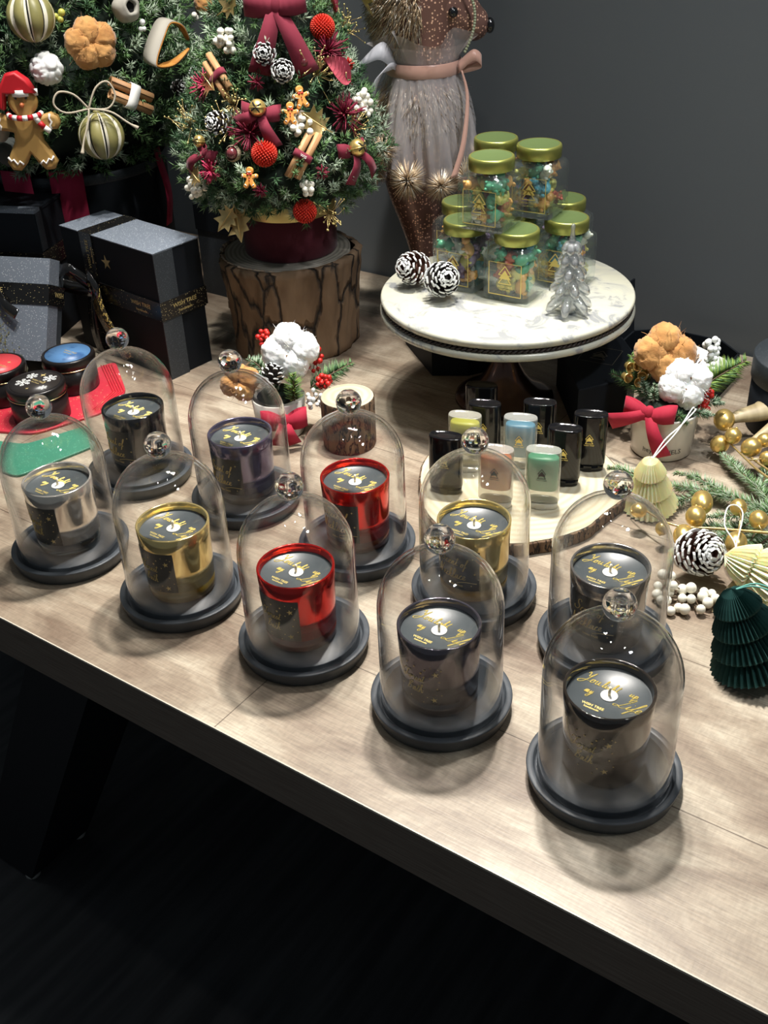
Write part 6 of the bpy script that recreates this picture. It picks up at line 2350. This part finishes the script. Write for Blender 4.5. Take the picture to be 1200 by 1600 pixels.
def antler(label, main, tine, r0, loc, gr=None):
    t = thing('antler', label, 'antler', loc, group=gr)
    p0 = Vector(loc)
    b = MB()
    P = catmull([tuple(Vector(p) - p0) for p, _ in main], 6)
    rr = catmull([(r_,) for _, r_ in main], 6)
    b.tube(P, [r_[0] for r_ in rr], 16, squash=.75)
    for tn_ in tine:
        P = catmull([tuple(Vector(p) - p0) for p, _ in tn_], 6); rr = catmull([(r_,) for _, r_ in tn_], 6)
        b.tube(P, [r_[0] for r_ in rr], 14)
    b.build('antler_bone', M['antler'], t)
    return t


antler('pale forked antler at the right edge beside the black canister', [((.462, 1.290, .030), .003), ((.4793, 1.3000, .036), .009), ((.512, 1.305, .040), .0150), ((.545, 1.312, .044), .020), ((.60, 1.262, .044), .020)],
       [[((.552, 1.290, .040), .015), ((.520, 1.275, .028), .0095), ((.4850, 1.2570, .020), .0022)]], .01, (.50, 1.25, .02))
antler('antler tip lying under the cream paper tree at the right edge', [((.350, .9240, .007), .002), ((.3700, .945, .012), .006), ((.400, .970, .018), .010), ((.430, .990, .022), .013), ((.475, 1.02, .024), .015)], [], .01, (.40, .97, .01))


def paper_tree(label, mat_, r=.036, h=.075, tiers=3, pleats=34, amp=.13, string=None, smat=None, loc=(0, 0, 0), rot=None, sweep=.25):
    t = thing('paper_tree', label, 'paper ornament', loc, rot=rot, group='pleated paper trees')
    b = MB()
    def rf(a, q, z):
        k = (a * pleats / (2 * PI)) % 1.0
        tri = abs(2 * k - 1)
        return q * (1 - amp * tri), z - q * .10 * tri
    prof = [(.0008, h)]
    for i in range(tiers):
        zt = h * (1 - i / tiers); zb = h * (1 - (i + 1) / tiers)
        r1 = r * (.36 + .64 * (i + 1) / tiers); r_in = r * (.22 + .42 * i / tiers) if i else .004
        if i: prof.append((r_in, zt + h * .02))
        prof += [(r_in + (r1 - r_in) * .36, zt - (zt - zb) * .20), (r_in + (r1 - r_in) * .72, zt - (zt - zb) * .58), (r1, zb + h * .01), (r1 * .94, zb - h * .02 if i < tiers - 1 else 0.001)]
    prof += [(r * .3, .001), (0, .001)]
    b.lathe(prof, pleats * 4, rf=rf, smooth=False)
    b.build('pleats', mat_, t)
    if string:
        b = MB(); b.tube(catmull(string, 5), .0009, 6); b.build('hanging_loop', smat, t)
    return t


def axis_rot(d, roll=0):
    return Vector(d).to_track_quat('Z', 'Y').to_matrix() @ Matrix.Rotation(roll, 3, 'Z')


p0 = Vector((.3310, 1.1400, .008)); top = Vector((.3222, 1.1310, .078)); Ra = axis_rot(top - p0)
inv = Ra.inverted()
st_ = [inv @ (Vector(p) - p0) for p in [(.3222, 1.1310, .0745), (.3420, 1.1480, .094), (.3700, 1.1820, .094), (.4010, 1.2300, .088), (.4046, 1.2440, .082), (.3985, 1.2350, .088), (.3626, 1.1680, .095), (.3380, 1.1400, .088), (.3222, 1.1310, .0745)]]
paper_tree('cream pleated paper tree leaning on the ivory pot by its white cord', M['paper_cream'], .035, .074, 3, 30, .16, [tuple(p) for p in st_], M['string_white'], p0, Ra)
p0 = Vector((.4200, .9360, .039)); top = Vector((.3805, .9640, .046)); Ra = axis_rot(top - p0)
inv = Ra.inverted()
st_ = [inv @ (Vector(p) - p0) for p in [(.3805, .9640, .041), (.3870, .9895, .049), (.3837, 1.0204, .053), (.3970, 1.0565, .053), (.4087, 1.0610, .053), (.4112, 1.0445, .053), (.3989, 1.0128, .053), (.3884, .9893, .049), (.3805, .9640, .041)]]
paper_tree('cream pleated paper tree lying at the right edge with a white cord loop', M['paper_cream'], .040, .062, 2, 28, .18, [tuple(p) for p in st_], M['string_white'], p0, Ra)
p0 = Vector((.3670, .8345, .017)); top = Vector((.3380, .8460, .090)); Ra = axis_rot(top - p0)
inv = Ra.inverted()
st_ = [inv @ (Vector(p) - p0) for p in [(.3370, .8470, .096), (.354, .842, .104), (.374, .828, .104), (.386, .822, .098), (.378, .832, .102), (.357, .846, .104), (.3370, .8470, .096)]]
paper_tree('dark teal pleated paper tree on the table at the right edge', M['paper_green'], .047, .088, 4, 40, .17, [tuple(p) for p in st_], M['string_teal'], p0, Ra)

o = pine_cone('snowy pine cone lying on the table beside the white berries', .027, .048, M['frost'], M['cone_brown'], 125, 'pine cone on the table', 14)
o.location = (.3440, 1.0120, .026); o.rotation_euler = (math.radians(60), math.radians(15), math.radians(12))
t = thing('berry_sprig', 'sprig of white berries on the table in front of the snowy cone', 'berries', (.33, .95, 0))
pts = [(.3447, .9486, .010), (.3312, .9450, .010), (.3227, .9494, .008), (.3101, .9592, .010), (.3045, .9447, .010), (.3152, .9355, .006), (.3206, .9303, .008), (.3057, .9306, .006), (.2995, .9500, .006), (.2971, .9580, .008),
       (.3473, .9538, .012), (.3575, .9442, .010), (.3481, .9395, .008), (.3377, .9290, .008), (.3135, .9574, .020), (.3091, .9848, .015), (.3157, .9750, .020), (.3556, .9524, .010), (.325, .960, .012), (.3, .968, .012), (.366, .938, .009), (.3335, .957, .016)]
st_m = MB()
for i, p in enumerate(pts):
    p_ = Vector(p) - Vector((.33, .95, 0))
    p_.z = max(p_.z, .0062)
    b = MB(); b.ball(p_, .0052 if i % 3 else .0061, 12, 9, sc=(1, 1, 1.05)); b.build('berry', M['berry_white'], t)
    st_m.tube([(0.008, .010, .006), tuple(p_ * .5 + Vector((.003, .004, .003))), tuple(p_)], .0007, 5)
for k in range(9):
    a = k * .7
    st_m.tube([(0.004, .008, .005), (.02 * math.cos(a), .02 * math.sin(a), .004), (.036 * math.cos(a + .3), .030 * math.sin(a + .3), .002)], [.0011, .0008, .0004], 5)
st_m.build('stalks', M['stem'], t)

# ------------------------------------------------------------------ tinsel and sequin deer
dr = thing('tinsel_deer', 'standing copper sequin deer with champagne tinsel fur, white tulle cape and rose ribbon', 'figurine', (.100, 1.785, 0))
def smooth_tube(b, pts, n=32, k=8, squash=1.0):
    P = catmull([p for p, _ in pts], k); rr = catmull([(r_,) for _, r_ in pts], k)
    b.tube(P, [max(r_[0], .0005) for r_ in rr], n, squash=squash)
b = MB()
smooth_tube(b, [((0, 0, .0005), .025), ((-.002, 0, .015), .024), ((-.004, 0, .035), .022), ((-.006, 0, .08), .024), ((-.010, 0, .125), .029), ((-.018, 0, .18), .038), ((-.026, 0, .225), .046),
                ((-.022, 0, .262), .058), ((-.012, 0, .31), .064), ((-.008, 0, .36), .058), ((-.006, 0, .40), .050), ((-.006, 0, .44), .047), ((-.004, 0, .48), .050), ((0, 0, .52), .050), ((.002, 0, .56), .040), ((0, 0, .585), .004)])
smooth_tube(b, [((-.01, 0, .50), .040), ((.02, 0, .492), .044), ((.045, -.002, .478), .036), ((.066, -.004, .466), .027), ((.082, -.005, .460), .019), ((.090, -.005, .458), .004)])
b.build('body', M['sequin'], dr)
b = MB(); b.ball((.0915, -.010, .462), .0095, 14, 10, sc=(.8, 1, 1.2)); b.build('nose', M['black_gloss'], dr)
for sg in (-1, 1):
    b = MB(); b.ball((.034, sg * .040, .487), .0078, 14, 10); b.build('eye', M['black_gloss'], dr)
b = MB()
for i in range(26):
    a = i / 25
    p = Vector((.050 + .013 * math.sin(a * 3) + .012 * a * (1 - a), -.046 + .006 * a, .530 - .098 * a))
    b.ball(p, .0024, 7, 5)
b.build('bead_bridle', pmat('pale_green_beads', (.42, .47, .30), .3), dr)
for sg, x in ((-1, -.02), (1, -.02)):
    b = MB(); b.ball((x, sg * .045, .565), .02, 12, 8, sc=(.4, .6, 1.4)); b.build('ear', M['sequin'], dr)
rngd = np.random.default_rng(5)
def fur(name, c, rad, n, L, down, mats, width=.0008, mask=None):
    d = rngd.normal(size=(n, 3)); d /= np.linalg.norm(d, axis=1, keepdims=True)
    if mask is not None: d = d[mask(d)]
    B = np.array(c) + d * np.array(rad)
    D = d * .55 + np.array(down) + rngd.normal(0, .18, d.shape)
    v, f = needles_np(B, D, L * rngd.uniform(.6, 1.2, len(d)), width, rngd)
    mi = np.repeat(rngd.choice([0, 1, 2], len(d), p=[.5, .25, .25]), 6)
    return np_mesh(name, [(v, f, mi)], mats, dr)
TM = [M['tinsel'], M['tinsel_dark'], M['tinsel_light']]
fur('mane', (-.030, 0, .490), (.050, .050, .062), 5200, .026, (-.25, 0, -.75), TM, mask=lambda d: (d[:, 0] < .35))
fur('chest_fur', (-.010, 0, .335), (.064, .062, .085), 5200, .026, (0, 0, -.9), TM)


def tinsel_pom(c, r_, seed):
    rg = np.random.default_rng(seed)
    d = rg.normal(size=(420, 3)); d /= np.linalg.norm(d, axis=1, keepdims=True)
    v, f = needles_np(np.tile(np.array(c), (420, 1)), d, r_ * rg.uniform(.85, 1.05, 420), .0009, rg)
    np_mesh('tinsel_pompom', [(v, f, np.repeat(rg.choice([0, 1, 2], 420, p=[.6, .2, .2]), 6))], TM, dr)


for i, (c, r_) in enumerate((((-.040, -.088, .258), .036), ((.012, -.086, .246), .030), ((.052, -.060, .250), .036), ((-.078, -.060, .298), .034), ((-.092, -.01, .345), .030), ((.074, -.030, .275), .030), ((-.090, -.03, .262), .030))):
    tinsel_pom(c, r_, 60 + i)
# tulle cape
b = MB()
def rft(a, q, z):
    k = (0.408 - z) / .12
    return q * (1 + max(k, 0) ** .7 * (.09 * math.sin(7 * a + 1 + z * 12) + .08 * abs(math.sin(12 * a + z * 25)) + .03 * math.sin(31 * a))), z + max(k, 0) * .012 * math.sin(5 * a)
b.lathe([(.066, .442), (.060, .432), (.0555, .418), (.0550, .406), (.0575, .396), (.064, .375), (.071, .345), (.077, .31), (.079, .28), (.079, .258)], 240, rf=rft)
cp = b.build('tulle_cape', M['tulle'], dr)
cp.location = (-.008, 0, 0)
b = MB()
b.lathe([(.0800, .458), (.073, .450), (.063, .436), (.056, .420)], 200, rf=lambda a, q, z: (q * (1 + .14 * math.sin(9 * a + 1) * (z - .415) * 25 + .05 * math.sin(17 * a) * (z - .415) * 25), z + .010 * math.sin(5 * a) * (z - .415) * 25))
cl = b.build('tulle_collar', M['tulle'], dr); cl.location = (-.008, 0, 0)
b = MB(); b.lathe([(.0572, .398), (.0588, .400), (.0588, .416), (.0572, .418)], 80); bd = b.build('rose_ribbon', M['satin_pink'], dr); bd.location = (-.008, 0, 0)
b = MB()
b.strip(catmull([(.046, -.052, .408), (.054, -.060, .37), (.046, -.084, .31), (.030, -.098, .262)], 6), (.9, .2, .2), [.002 + .010 * (i / 18) for i in range(19)], .0008)
b.build('ribbon_tail', M['satin_pink'], dr)
b = MB()
b.strip(catmull([(.042, -.040, .410), (.064, -.046, .428), (.076, -.040, .416), (.046, -.036, .408)], 5), (0, .3, 1), .016, .0008)
b.build('ribbon_loop', M['satin_pink'], dr)
b = MB()
b.strip(catmull([(-.052, -.040, .415), (-.072, -.050, .440), (-.098, -.052, .428), (-.118, -.050, .412)], 5), (.2, .4, 1), [.010, .014, .020, .024, .026, .026, .024, .022, .019, .016, .013, .010, .008, .006, .003, .002], .0008)
b.strip(catmull([(-.052, -.040, .415), (-.070, -.055, .415), (-.084, -.060, .395), (-.088, -.060, .375)], 5), (.6, .4, .5), [.008, .012, .016, .020, .022, .024, .024, .024, .022, .020, .018, .015, .012, .009, .006, .003], .0008)
b.build('organza_bow', M['organza'], dr)
